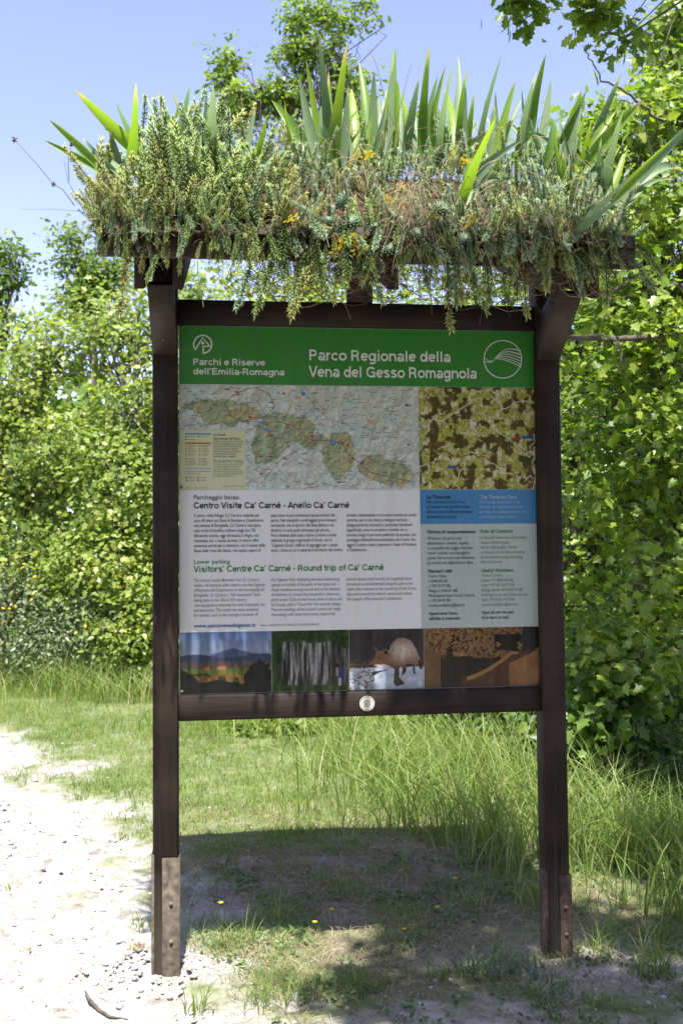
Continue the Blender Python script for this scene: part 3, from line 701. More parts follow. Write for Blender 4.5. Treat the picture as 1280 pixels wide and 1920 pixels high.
# --- aerial map
w2, h2 = 215, 190
f1 = fbm(h2, w2, 15, 5, prng); f2 = fbm(h2, w2, 34, 4, prng); f3 = fbm(h2, w2, 60, 3, prng)
im2 = np.where((f1 > .52)[..., None], lin((74, 72, 30)), lin((178, 176, 96)))
im2 = np.where(((f2 > .60) & (f1 < .56))[..., None], lin((202, 198, 160)), im2)
im2 = np.where(((f2 < .40) & (f1 < .52))[..., None], lin((160, 164, 62)), im2)
im2 = np.where((np.abs(f2 - .5) < .018)[..., None], lin((84, 78, 40)), im2)
im2 = np.where(((f1 > .55) & (f2 > .56))[..., None], lin((112, 84, 44)), im2)
im2 = im2 * (.55 + .85 * f3[..., None])
for a, bb in (((0, 80), (110, 20)), ((110, 20), (120, 60)), ((120, 60), (200, 130)), ((60, 185), (90, 120)), ((200, 130), (214, 60)), ((160, 160), (205, 170)), ((130, 0), (150, 40)), ((0, 150), (40, 130)), ((205, 190), (210, 110)), ((90, 120), (160, 160)), ((150, 40), (214, 20))):
    line(im2, wander(a, bb, 3, 9), (206, 202, 178), .8)
line(im2, wander((20, 120), (120, 130), 3, 8), (120, 66, 34), .8); line(im2, wander((120, 130), (190, 170), 3, 8), (120, 66, 34), .8)
im2[93:98, 168:184] = lin((176, 50, 44)); im2[90:96, 186:206] = lin((36, 88, 158)); im2[146:151, 50:66] = lin((36, 88, 158)); im2[64:72, 92:104] = lin((206, 206, 196)); im2[28:36, 58:70] = lin((206, 206, 176))
sheet('aerial_map', xC + .0005, XR, zH - .0012, zMap, im2)
# --- text areas
sheet('text_area', XL, xC - .001, zMap - .0012, zTxt, plain((226, 227, 226)))
zBlue = zs_(900, 982)
sheet('cave_box', xC + .0005, XR, zMap - .0012, zBlue, plain((72, 132, 182)))
sheet('rules_box', xC + .0005, XR, zBlue - .0012, zTxt, plain((180, 190, 186)))
# --- legend
lw, lh = 126, 110
im3 = np.broadcast_to(lin((206, 208, 168)), (lh, lw, 3)).copy()
im3[6:9, 11:60] = lin((88, 136, 190)); im3[23:26, 11:60] = lin((176, 100, 34)); im3[70:72, 11:60] = lin((140, 164, 200))
for x0 in (11, 37):
    for k, y in enumerate((28, 33, 38, 44, 52, 57, 62)):
        im3[y:y + 3, x0:x0 + 3] = lin((186, 128, 70)); im3[y:y + 1, x0 + 5:x0 + 5 + int(10 + prng.random() * 8)] = lin((112, 112, 96)); im3[y + 2:y + 3, x0 + 5:x0 + 5 + int(8 + prng.random() * 8)] = lin((140, 140, 120))
for (x0, y) in ((11, 11), (11, 16), (35, 11)): im3[y:y + 3, x0:x0 + 3] = lin((60, 120, 70)); im3[y + 1:y + 2, x0 + 5:x0 + 20] = lin((110, 112, 96))
im3[76:77, 11:60] = lin((120, 120, 100)); im3[80:81, 12:40] = lin((120, 120, 100))
for (x0, y) in ((12, 86), (12, 91), (34, 86), (34, 91)): im3[y:y + 3, x0:x0 + 3] = lin((70, 74, 110)); im3[y + 1:y + 2, x0 + 5:x0 + 17] = lin((96, 98, 92))
im3[106:107, 12:56] = lin((170, 140, 90)); im3[103:104, 82:124] = lin((110, 110, 96))
sheet('map_legend', XL + .0003, xs_(460, 860), zs_(400, 807), zMap + .0008, im3, 2)
# --- four printed photographs
def photo_grid(w, h): return np.mgrid[0:1:h * 1j, 0:1:w * 1j]
XS = [XL, xs_(509, 1240), xs_(654, 1240), xs_(794, 1240), XR]
hP = 112
def S3(c): return lin(c)
# 1 landscape
w = 168; y, x = photo_grid(w, hP); nf = fbm(hP, w, 30, 4, prng); nf2 = fbm(hP, w, 12, 4, prng)
a = lin((112, 142, 190)) * (1 - y[..., None] * 1.6) + lin((176, 184, 196)) * (y[..., None] * 1.6); a = a * (.8 + .4 * nf2[..., None])
ridge = .40 - .03 * np.sin(x * 9) - .02 * nf2; ridge2 = .36 - .22 * np.maximum(0, .22 - np.abs(x - .58)) * 2.0 + .1 * (np.abs(x - .58) > .25)
a = np.where((y > ridge2)[..., None], lin((84, 100, 138)), a); a = np.where((y > ridge)[..., None], lin((66, 76, 106)), a)
a = np.where((y > .47 + .03 * nf2)[..., None], lin((98, 86, 82)) * (.5 + nf[..., None]), a); a = np.where((y > .60)[..., None], lin((104, 116, 54)) * (.4 + nf[..., None]), a)
a = np.where((y > .68)[..., None], np.where((nf2 > .52)[..., None], lin((126, 100, 54)), lin((60, 62, 34))) * (.4 + nf[..., None]), a)
for hx, hy, ww in ((.27, .57, .05), (.40, .56, .10)): a[int(hy * hP):int((hy + .06) * hP), int(hx * w):int((hx + ww) * w)] = lin((176, 128, 90)); a[int((hy - .02) * hP):int((hy + .01) * hP), int(hx * w):int((hx + ww) * w)] = lin((150, 70, 50))
dark = (y > .62 + .9 * np.minimum(np.abs(x - .0) * 1.2, .3) - .1 * nf) | (y > .42 + 1.5 * np.abs(x - .87) + .18 * (nf - .5)) & (x > .7) | (y > .78 + .5 * np.abs(x - .4) * nf2)
a = np.where(dark[..., None], lin((22, 26, 26)) * (.5 + nf[..., None]), a)
sheet('valley_photo', XS[0], XS[1] - .0006, zTxt - .0012, PBt, a * .62)
# 2 fluted gypsum rock
w = 142; y, x = photo_grid(w, hP); nf = fbm(hP, w, 40, 4, prng); col = fbm(4, w, 60, 3, prng)[1][None] * np.ones((hP, 1))
lowf = fbm(9, w, 34, 4, prng); rows = np.linspace(0, 8, hP); flut = np.array([[np.interp(r_, np.arange(9), lowf[:, c_]) for c_ in range(w)] for r_ in rows])
flut = np.clip((flut - .36) * 3.4, 0, 1) * np.clip(.45 + .8 * np.sin(np.clip(x * 1.25, 0, 1) * math.pi), 0, 1)
a = (lin((34, 38, 34)) + (lin((190, 192, 190)) - lin((34, 38, 34))) * (flut ** 1.5 * (.35 + .9 * nf))[..., None])
veg = (y < .12 + .16 * nf + .5 * np.clip(x - .75, 0, 1)) | (x < .10 + .1 * (1 - y) * nf) | (y > .93 - .06 * nf)
a = np.where(veg[..., None], lin((58, 84, 40)) * (.15 + 1.1 * nf[..., None] ** 1.5), a)
a[int(.56 * hP):int(.62 * hP), int(.83 * w):int(.88 * w)] = lin((24, 22, 24)); a[int(.63 * hP):int(.80 * hP), int(.86 * w):int(.92 * w)] = lin((42, 72, 140)); a[int(.63 * hP):int(.76 * hP), int(.83 * w):int(.86 * w)] = lin((176, 130, 120)); a[int(.80 * hP):int(.92 * hP), int(.86 * w):int(.90 * w)] = lin((190, 190, 196))
sheet('rock_photo', XS[1] + .0004, XS[2] - .0006, zTxt - .0012, PBt, a * .75)
# 3 fox on snow
w = 138; y, x = photo_grid(w, hP); nf = fbm(hP, w, 50, 4, prng); nf2 = fbm(hP, w, 16, 3, prng)
a = lin((56, 50, 54)) * (.6 + .7 * nf2[..., None]); a = np.where((y > .62 + .03 * nf2)[..., None], lin((188, 198, 214)) * (.6 + .6 * nf2[..., None]), a)
def inside(poly):
    r_ = np.zeros(x.shape, bool); k = len(poly)
    for q5 in range(k):
        (x0, y0), (x1, y1) = poly[q5], poly[(q5 + 1) % k]
        if y0 == y1: continue
        r_ ^= ((y0 > y) != (y1 > y)) & (x < (x1 - x0) * (y - y0) / (y1 - y0) + x0)
    return r_
zp = lambda pts: [((a_ - 45) / 460, (b_ - 68) / 370) for a_, b_ in pts]
fur = fbm(hP, w, 90, 3, prng); twig = (x < .34) & (y > .5) & (nf > .56); a = np.where(twig[..., None], lin((110, 88, 66)) * (.6 + nf2[..., None]), a)
body = zp([(175, 290), (190, 262), (215, 215), (190, 165), (224, 203), (250, 200), (264, 188), (288, 203), (302, 168), (335, 130), (382, 121), (430, 143), (455, 190), (476, 238), (491, 280), (496, 322), (480, 318), (466, 288), (450, 300), (452, 350), (440, 350), (434, 290), (398, 285), (394, 332), (362, 366), (372, 320), (362, 296), (354, 312), (350, 366), (388, 410), (332, 424), (316, 398), (322, 318), (300, 302), (262, 296), (230, 288), (206, 306)])
fb = inside(body); cx_, cy_ = x * 460 + 45, y * 370 + 68
pale = np.exp(-(((cx_ - 385) / 85) ** 2 + ((cy_ - 200) / 60) ** 2)); hd = np.exp(-(((cx_ - 235) / 55) ** 2 + ((cy_ - 240) / 45) ** 2)); low = np.clip((cy_ - 265) / 60, 0, 1)
fc = lin((134, 100, 74)) * (1 - pale[..., None]) + lin((196, 182, 168)) * pale[..., None]; fc = fc * (1 - hd[..., None]) + lin((134, 92, 64)) * hd[..., None]; fc = fc * (1 - .72 * low[..., None])
a = np.where(fb[..., None], fc * (.4 + 1.1 * fur[..., None]), a)
for pl_, cc in ((zp([(172, 286), (190, 284), (186, 300), (174, 298)]), (18, 16, 18)), (zp([(200, 288), (262, 284), (300, 300), (230, 308)]), (206, 200, 194)), (zp([(258, 196), (284, 206), (276, 228), (262, 222)]), (44, 34, 32)), (zp([(222, 244), (234, 240), (236, 248), (224, 250)]), (20, 16, 16)), (zp([(180, 330), (290, 318), (230, 335), (185, 360)]), (52, 50, 56)), (zp([(468, 262), (486, 270), (496, 322), (480, 318)]), (26, 22, 22))):
    a = np.where(inside(pl_)[..., None], lin(cc), a)
sheet('fox_photo', XS[2] + .0004, XS[3] - .0006, zTxt - .0012, PBt, a * .9)
# 4 cave
w = 214; y, x = photo_grid(w, hP); nf = fbm(hP, w, 36, 4, prng); nf2 = fbm(hP, w, 10, 3, prng)
a = lin((196, 146, 92)) * (.35 + .95 * nf[..., None]) * (1 - .4 * nf2[..., None])
a = np.where(((fbm(hP, w, 70, 2, prng) > .62) & (y < .5))[..., None], lin((40, 26, 18)), a)
a = np.where(((y > .46 + .08 * nf2) & (x < .8))[..., None], lin((46, 32, 24)) * (.5 + nf[..., None]), a)
a = np.where(((x < .14) & (y > .3 + x))[..., None], lin((150, 112, 70)) * (.5 + .7 * nf[..., None]), a)
edge = .84 - .45 * np.clip((x - .30) / .45, 0, 1) ** 1.6 * 1.0
a = np.where(((y > edge) & (x > .32))[..., None], lin((104, 66, 42)) * (.6 + .6 * nf[..., None]), a)
a = np.where(((np.abs(y - edge - .04) < .035) & (x > .36) & (x < .8))[..., None], lin((190, 138, 84)), a)
a = np.where(((x > .72) & (y > .62 - .9 * (x - .72)))[..., None], lin((186, 132, 80)) * (.6 + .5 * nf2[..., None]), a)
a = np.where(((x > .6) & (y < .42 - .25 * np.abs(x - .78)) & (y > .12) & (nf2 > .45))[..., None], lin((28, 22, 22)), a); a = np.where(((x > .84) & (y < .55 - (x - .84) * 1.5) & (y < .3 + .3 * nf))[..., None], lin((30, 28, 34)), a)
man = (((x - .215) / .045) ** 2 + ((y - .62) / .22) ** 2 < 1) | (((x - .215) / .026) ** 2 + ((y - .38) / .06) ** 2 < 1)
a = np.where(man[..., None], lin((52, 50, 38)) * (.7 + .4 * nf[..., None]), a)
sheet('cave_photo', XS[3] + .0004, XR, zTxt - .0012, PBt, a * .55)

# --- lettering
TEXTS = []; HEADS = []
def heading(body, px0, px1, py, pyl, cap, mat, bold): HEADS.append((body.replace('\u2019', "'"), px0, px1, py, cap, mat))
def A_(cx, cy, rx, ry, a0, a1): return [(cx + rx * math.cos(math.radians(t)), cy + ry * math.sin(math.radians(t))) for t in np.linspace(a0, a1, max(6, int(abs(a1 - a0) / 14)))]
_e = [A_(.29, .265, .21, .205, 2, 318), [(.10, .27), (.49, .27)]]
GLYPH = {  # grotesque capitals and small letters as strokes: (strokes, advance)
 'P': ([[(.10, 0), (.10, .72)], [(.10, .655), (.34, .655)] + A_(.34, .49, .17, .165, 80, -80) + [(.34, .325), (.10, .325)]], .65),
 'R': ([[(.10, 0), (.10, .72)], [(.10, .655), (.36, .655)] + A_(.36, .495, .17, .16, 80, -80) + [(.36, .335), (.10, .335)], [(.34, .335), (.45, .30), (.505, .22), (.52, .10), (.56, 0)]], .71),
 'V': ([[(.05, .72), (.325, .0)], [(.60, .72), (.325, .0)]], .65), 'A': ([[(.05, 0), (.36, .72)], [(.67, 0), (.36, .72)], [(.18, .21), (.54, .21)]], .72),
 'G': ([A_(.40, .36, .31, .30, 38, 325), [(.42, .34), (.68, .34)], [(.66, .36), (.66, 0)]], .78), 'C': ([A_(.39, .36, .31, .30, 35, 325)], .73),
 'E': ([[(.10, 0), (.10, .72)], [(.10, .66), (.59, .66)], [(.10, .37), (.55, .37)], [(.10, .06), (.60, .06)]], .66),
 'a': ([[(.46, 0), (.46, .37)], [(.46, .37)] + A_(.285, .37, .175, .105, 10, 165), A_(.245, .155, .165, .10, 60, 400)], .57),
 'r': ([[(.10, 0), (.10, .53)], A_(.31, .27, .20, .20, 165, 85)], .38), 'c': ([A_(.29, .265, .21, .205, 42, 318)], .55),
 'h': ([[(.10, 0), (.10, .72)], A_(.30, .29, .195, .18, 175, 0) + [(.495, .2), (.495, 0)]], .60), 'n': ([[(.10, 0), (.10, .53)], A_(.30, .29, .195, .18, 175, 0) + [(.495, .2), (.495, 0)]], .60),
 'm': ([[(.10, 0), (.10, .53)], A_(.265, .30, .16, .17, 175, 0) + [(.425, .2), (.425, 0)], A_(.59, .30, .16, .17, 175, 0) + [(.75, .2), (.75, 0)]], .86),
 'i': ([[(.14, 0), (.14, .53)], [(.14, .61), (.14, .72)]], .28), 'l': ([[(.14, 0), (.14, .72)]], .28), 'e': (_e, .56), '\u00e9': (_e + [[(.26, .60), (.35, .73)]], .56),
 's': ([A_(.275, .385, .165, .085, 15, 250) + A_(.285, .145, .175, .09, 70, -165)], .55), 'v': ([[(.04, .53), (.275, 0)], [(.51, .53), (.275, 0)]], .55),
 'd': ([A_(.28, .265, .19, .205, 0, 360), [(.50, 0), (.50, .72)]], .61), 'p': ([A_(.32, .265, .19, .205, 0, 360), [(.10, -.19), (.10, .53)]], .61), 'g': ([A_(.28, .265, .19, .205, 0, 360), [(.50, .53), (.50, .0), (.49, -.06)] + A_(.29, -.06, .195, .095, -15, -160)], .61),
 'o': ([A_(.30, .265, .225, .205, 0, 360)], .60), 't': ([[(.17, .68), (.17, .13), (.20, .075), (.31, .06)], [(.02, .475), (.32, .475)]], .335), 'f': ([[(.17, 0), (.17, .56)] + A_(.30, .57, .13, .09, 170, 80), [(.02, .475), (.32, .475)]], .335),
 'u': ([[(.10, .53), (.10, .25)] + A_(.30, .24, .195, .18, 180, 355), [(.495, .53), (.495, 0)]], .60), "'": ([[(.13, .72), (.13, .61), (.08, .52)]], .26), '-': ([[(.04, .27), (.30, .27)]], .34), ' ': ([], .28)}
def text(body, px0, px1, py, pyl, cap, mat, bold=0.0, parent=panel, yl=-.0062, name='lettering', rot=False):
    """body lines; px0..px1 = left and right ends of the widest line; py first baseline, pyl last baseline; cap = capital height in photo px"""
    TEXTS.append((body, px0, px1, py, pyl, cap, mat, bold, parent, yl, name, rot))
heading('Parchi e Riserve', 362.7, 496, 684, 684, 12.3, 'ink_white', .018)
heading('dell\u2019Emilia-Romagna', 362.7, 532.5, 701.8, 701.8, 12.3, 'ink_white', .018)
heading('Parco Regionale della', 580, 842.8, 675.4, 675.4, 20.5, 'ink_white', .020)
heading('Vena del Gesso Romagnola', 580, 892, 706.4, 706.4, 20.5, 'ink_white', .020)
text('Parcheggio basso', 363.8, 448, 936.4, 936.4, 8.6, 'ink_grey', .004)
heading('Centro Visite Ca\u2019 Carn\u00e9 - Anello Ca\u2019 Carn\u00e9', 363.8, 654, 953.6, 953.6, 11.8, 'ink_black', .018)
text('Lower parking', 363.8, 431, 1057.4, 1057.4, 8.6, 'ink_green', .004)
heading('Visitors\u2019 Centre Ca\u2019 Carn\u00e9 - Round trip of Ca\u2019 Carn\u00e9', 363.8, 718.5, 1073, 1073, 11.8, 'ink_green', .018)
it = ["Il centro visite Rifugio Ca' Carn\u00e9 si estende per\ncirca 43 ettari sui Gessi di Rontana e Castelnuovo,\nnel comune di Brisighella. Ca' Carn\u00e9 \u00e8 una tipica\ncasa rurale di bonifica collinare degli anni '20\ndel secolo scorso, oggi attrezzata a rifugio, con\nristorante, bar e stanze da letto. Il centro offre\nnumerosi servizi per il visitatore, con il museo della\nfauna della Vena del Gesso, che ospita reperti di",
 "quasi tutte le pi\u00f9 interessanti specie animali del\nparco. Nei tranquilli e ombreggiati prati immersi\nnei boschi, che si aprono alla base doline o nei\ndintorni vi sono punti attrezzati per pic-nic.\nPoco distante dalla casa, inoltre, si trova un'area\ndedicata ai gruppi organizzati di Scout, con la\n\"Capanna Scout\", edificio di appoggio per i campi\nestivi. L'area su cui si estende il territorio del centro",
 "\u00e8 molto interessante: vi si trovano numerose cavit\u00e0\ncarsiche, per lo pi\u00f9 abissi a sviluppo verticale\n(adeguatamente recintati) e particolari fenomeni\nsuperficiali, come le erosioni a candela che si\ntrovano lungo il percorso pedonale di accesso, che\nprosegue nell'anello escursionistico del Carn\u00e9, che\naggira il centro visite e percorre i Gessi di Rontana\ne Castelnuovo."]
en = ["The visitors' centre Mountain Hut Ca' Carn\u00e9 is\ninside a 43 hectares wide reserve over the Gypsum\nof Rontana and Castelnuovo, in the municipality of\nBrisighella. Ca' Carn\u00e9 is a \"full restoration\" farm\ndating back to the '20s of XX century,\nnow equipped as mountain hut with restaurant, bar\nand bedrooms. The centre has many amenities\nfor tourists, such as the zoological museum of",
 "the Gypsum Vein, displaying the most interesting\nspecies of animals of the park. In the quiet and\nshady meadows among woods and at the bottom\nof sinkholes or around the house farm, there are\npicnic areas. Close to the house there is also a site\nfor Scouts, with a \"Scout Hut\" for summer camps.\nThe surroundings of the visitors' centre are really\ninteresting, with many karst caves, most of all",
 "vertical abysses (duly fenced) and superficial karst\nformations as the buttertubs along the path to the\ncentre that continues in the round trip of the Carn\u00e9,\nthat turns around the visitors' centre and crosses\nthe Gypsum of Rontana and Castelnuovo."]
for k, (a0, a1) in enumerate(((363.8, 497), (508, 641), (649.5, 780))):
    text(it[k], a0, a1, 969.5 - k * .4, 1035.6 - k * .9, 6.4, 'ink_grey', .004)
    nl = en[k].count('\n'); text(en[k], a0, a1, 1091.2 - k * 1.2, 1091.2 - k * 1.2 + 9.35 * nl, 6.4, 'ink_mid', .002)
text('www.parcovenadelgesso.it', 363.8, 478.7, 1177, 1177, 7.4, 'ink_blue', .016)
text('foto: ARCHIVIO PARCO REGIONALE', 489, 598, 1174.5, 1174.5, 4.4, 'ink_mid', 0)
text('La Tanaccia', 800, 845, 934.8, 934.8, 6.8, 'ink_navy', .018)
text("Nei pressi del Carn\u00e9 si trova\nla Tanaccia, unica grotta turistica\ndel parco, le cui visite si prenotano\ndirettamente al Carn\u00e9.", 800, 886, 943.6, 971.5, 5.8, 'ink_navy', .002)
text('The Tanaccia Cave', 898.5, 968, 934.8, 934.8, 6.8, 'ink_pale', .018)
text("Close to the Carn\u00e9 there is the\nTanaccia, the only touristic cave in\nthe Park. It is possible to book a visit\nat the Carn\u00e9 visitors' centre.", 898.5, 987, 943.6, 971.2, 5.8, 'ink_pale', .0)
text('Norme di comportamento', 801, 891, 1000.4, 1000.4, 6.8, 'ink_black', .018)
text("All'interno del parco: non\nabbandonare i sentieri, rispetta\nla tranquillit\u00e0 dei luoghi e non fare\nrumori molesti, non raccogliere\npiante, fiori e rocce, non disturbare\ngli animali, non abbandonare rifiuti.", 801, 889, 1012, 1058, 5.8, 'ink_grey', .002)
text('Rule of Conduct', 900, 961, 999.2, 999.2, 6.8, 'ink_green', .018)
text("In the park: follow the marked paths,\nrespect the local quiet,\ndo not collect plants, flowers\nor minerals, do not disturb animals,\ndo not abandon waste, but bring\nthem back home.", 900, 988, 1010.6, 1056.4, 5.8, 'ink_sage', .0)
text('Numeri Utili', 802.5, 847, 1074, 1074, 6.8, 'ink_black', .018)
text("Centro Visite\nt. 0546 80 628\nc. 339 24 07 028\nRifugio t. 0546 81 468\nPrenotazioni visite Grotta Tanaccia\nc. 339 24 07 028\ne-mail vanofabbri@libero.it", 803, 889, 1083, 1138, 5.8, 'ink_grey', .002)
text('Useful Numbers', 902, 962, 1072.6, 1072.6, 6.8, 'ink_green', .018)
text("Visitors' Centre\nphone +39 0546 80 628\nmob. +39 339 24 07 028\nRefuge phone +39 0546 81 468\nbooking visits to the Tanaccia Cave\nmob. +39 339 24 07 028\ne-mail vanofabbri@libero.it", 902, 989, 1081.6, 1136.4, 5.8, 'ink_sage', .0)
text("Aperti tutto l'anno,\ndall'alba al tramonto.", 804, 863, 1153, 1162.6, 5.8, 'ink_black', .016)
text("Open all over the year,\nfrom dawn to dusk.", 903, 964, 1151, 1160.6, 5.8, 'ink_grey', .014)
text("La Grande\nAttraversata del Parco", 399.5, 451, 817.5, 824.5, 5.6, 'ink_grey', .002)
text("Dal Carn\u00e9 a tutto il territorio demaniale\ndel Parco, che raggiunge i punti notevoli\nnell'intera Vena del Gesso Romagnola,\ncon strutture di servizio. Dal sito\nsentieri e altri itinerari per gli itinerari\nper la Attraversata della pietra\nenigmatica, il gesso romagnolo.", 399.5, 456, 829, 857, 3.6, 'ink_grey', 0)
text("The Great Park Crossing", 399.5, 456, 866.5, 866.5, 5.0, 'ink_green', 0)
text("From the Carn\u00e9 to the whole Park\nterritory, through the trails and\nhuts of the Gypsum Vein range,\nwith services and directions on all\nthe routes across the gypsum and\nthe valleys of the Park.", 399.5, 456, 871.5, 894, 3.4, 'ink_sage', 0)
def build_texts():
    fobs = []
    for (body, *_r) in TEXTS:
        cu = bpy.data.curves.new('lettering', 'FONT'); cu.body = body; cu.size = 1.0; cu.resolution_u = 3; cu.offset = _r[6]
        cu.space_line = 1.0
        ob = bpy.data.objects.new('lettering_source', cu); COL.objects.link(ob); fobs.append(ob)
    bpy.context.view_layer.update()
    dg = bpy.context.evaluated_depsgraph_get()
    for ob, (body, px0, px1, py, pyl, cap, mat, bold, parent, yl, name, rot) in zip(fobs, TEXTS):
        me = bpy.data.meshes.new_from_object(ob.evaluated_get(dg))
        co = np.empty(len(me.vertices) * 3, np.float32); me.vertices.foreach_get('co', co); co = co.reshape(-1, 3)
        xa, za = L(px0, py, yl); xb, _ = L(px1, py, yl); _, zc = L(px0, py - cap, yl)
        x_, y_ = co[:, 0].copy(), co[:, 1].copy()
        sx = (xb - xa) / (x_.max() - x_.min())
        nl = body.count('\n')
        # capital height of the built-in face is about 0.73 of its size; line pitch is 1.0
        ln = np.clip(np.round((-y_ + .30) / 1.0 - .0), 0, nl) if nl else np.zeros(len(y_))
        ly = y_ + ln
        _, zl = L(px0, pyl, yl)
        pitch = (za - zl) / nl if nl else 0
        co[:, 0] = xa + (x_ - x_.min()) * sx; co[:, 1] = yl; co[:, 2] = za - ln * pitch + ly * (zc - za) / .73
        me.vertices.foreach_set('co', co.ravel()); me.update()
        me.materials.clear(); me.materials.append(M[mat])
        obj(name, me, parent)
        bpy.data.objects.remove(ob)
build_texts()
def ribbon(pts, wd, closed=False):
    pts = np.array(pts, float); t = nrm(np.gradient(pts, axis=0))
    if closed: t = nrm(np.roll(pts, -1, 0) - np.roll(pts, 1, 0))
    nn = np.c_[-t[:, 1], t[:, 0]]; wd = np.broadcast_to(wd, (len(pts),))[:, None]
    a, bb = pts + nn * wd / 2, pts - nn * wd / 2; k = len(pts)
    i = np.arange(k if closed else k - 1); j = (i + 1) % k
    return np.r_[a, bb], np.c_[i, j, j + k, i + k]
for body, px0, px1, py, cap, mat in HEADS:
    g = Geo(); pen = 0.0; tot = sum(GLYPH[c][1] for c in body); yl = -.0062
    xa, za = L(px0, py, yl); xb, _ = L(px1, py, yl); _, zc = L(px0, py - cap, yl); sx = (xb - xa) / (tot - .12); sy = (zc - za) / .72
    for c in body:
        for k, st in enumerate(GLYPH[c][0]):
            V, Fc = ribbon(st, .125); g.add(np.c_[xa + (V[:, 0] - .04 + pen) * sx, np.full(len(V), yl - .00015 * k), za + V[:, 1] * sy], Fc)
        pen += GLYPH[c][1]
    part('lettering', g.mesh('lettering', M[mat]), panel)
# --- emblems on the header
def emblem(name, strokes, polys=()):
    g = Geo()
    for pts, wd, cl in strokes:
        V, Fc = ribbon(pts, wd, cl); W3 = []
        for (px, py) in V: x, z = L(px, py, -.0062); W3.append((x, -.0062, z))
        g.add(W3, Fc)
    for poly in polys:
        W3 = [(L(px, py, -.0062)[0], -.0062, L(px, py, -.0062)[1]) for px, py in poly]; g.add(W3, np.arange(len(poly))[None])
    part(name, g.mesh(name, M['ink_white']), panel)
def arc(cx, cy, r, a0, a1, k=40): return [(cx + r * math.cos(math.radians(t)), cy + r * math.sin(math.radians(t))) for t in np.linspace(a0, a1, k)]
emblem('park_emblem', [(arc(380.2, 645.6, 16.8, 88, -218, 50), 2.6, False), ([(366, 656), (380.2, 633), (394, 650)], 2.8, False), ([(394.5, 649.2), (381, 649.2)], 2.4, False), ([(381, 648), (381, 663)], 2.6, False)], [arc(380.3, 643, 3.0, 0, 345, 16)])
strk = [(arc(942, 673.5, 35.2, 0, 354, 72), 1.8, True)]
for k, (ye, wd) in enumerate(((657.5, 2.0), (664.5, 2.2), (671, 1.6), (677, 1.6), (682.5, 1.4), (687.5, 1.8))):
    pts = []
    for t in np.linspace(0, 1, 24):
        px = 925 + 51 * t; start = 675 - .5 * k
        py = start + (ye - start) * t - (14 - 1.9 * k) * math.sin(math.pi * min(1, t * 1.02)) * (1 - .35 * t)
        pts.append((px if px < 942 + 34.5 else 942 + 34.5, py))
    strk.append((pts, np.linspace(.8, wd, 24), False))
strk.append(([(907, 677.5), (915, 679), (921, 678.4), (926, 675)], 1.6, False)); strk.append(([(907.5, 670), (914, 675.5), (921, 677.5), (926, 675)], 1.0, False))
emblem('mountain_emblem', strk)
# --- round sticker on the bottom rail
x, z = L(688, 1319, -.031)
g = Geo(); th = np.linspace(0, 2 * math.pi, 41)[:-1]; V = np.c_[x + .0285 * np.cos(th), np.full(40, -.0312), z + .0285 * np.sin(th)]
g.add(np.r_[V, V * [1, 0, 1] + [0, -.0303, 0]], np.c_[np.arange(40), (np.arange(40) + 1) % 40, 40 + (np.arange(40) + 1) % 40, 40 + np.arange(40)]); g.add(V, np.arange(40)[None])
stk = part('sticker', g.mesh('sticker', M['sticker']), rail)
g = Geo()
V, Fc = ribbon(np.c_[x + .0245 * np.cos(th), z + .0245 * np.sin(th)], .0016, True); g.add(np.c_[V[:, 0], np.full(len(V), -.0318), V[:, 1]], Fc)
for k in range(5):
    zz = z + .012 - k * .006; hw = .015 if k not in (0, 4) else .012
    g.add([(x - hw, -.0318, zz), (x + hw, -.0318, zz), (x + hw, -.0318, zz + .0022), (x - hw, -.0318, zz + .0022)], [[0, 1, 2, 3]])
part('sticker_print', g.mesh('sticker_print', M['ink_grey']), rail)
# --- steel angles at the post feet
def angle(px_in, post, side, ztop_px, mat, wfront):
    """L-shaped steel: front leg of width wfront on the post face and a leg along its side"""
    x = post[1] if side > 0 else post[0]
    _, zt = L(px_in, ztop_px, PF); z0 = zb(POSTL if post is PL else POSTR)
    g = Geo(); th = .005; s = side
    prof = [(x - s * wfront, PF - .0005), (x - s * wfront, PF - th), (x + s * th, PF - th), (x + s * th, PF + .07), (x + s * .0005, PF + .07), (x + s * .0005, PF - .0005)]
    V = [(a, c, zz) for zz in (z0, zt) for a, c in prof]; k = 6
    g.add(V, np.array([[i, (i + 1) % k, k + (i + 1) % k, k + i] for i in range(k)])); g.F.setdefault(6, []).append(np.array([[k + i for i in range(k)]]))
    o = part('post_bracket', g.mesh('post_bracket', M[mat]))
    if wfront > .03:
        for fz in (.55, .24):
            zz = z0 + .12 + (zt - z0 - .12) * (fz + .08); xx = x - s * wfront * .45; g = Geo()
            g.tube([(xx, PF - th, zz), (xx, PF - th - .004, zz), (xx, PF - th - .007, zz)], [.0075, .0075, .005], 6); part('bolt', g.mesh('bolt', M['zinc']), o)
    return o
PL, PR = (xl0, xl1), (xr0, xr1)
angle(320, PL, 1, 1608, 'rust_pale', .058); angle(290, PL, -1, 1602, 'rust_pale', .006)
angle(1065, PR, 1, 1640, 'rust', .042); angle(1012, PR, -1, 1632, 'rust', .004)
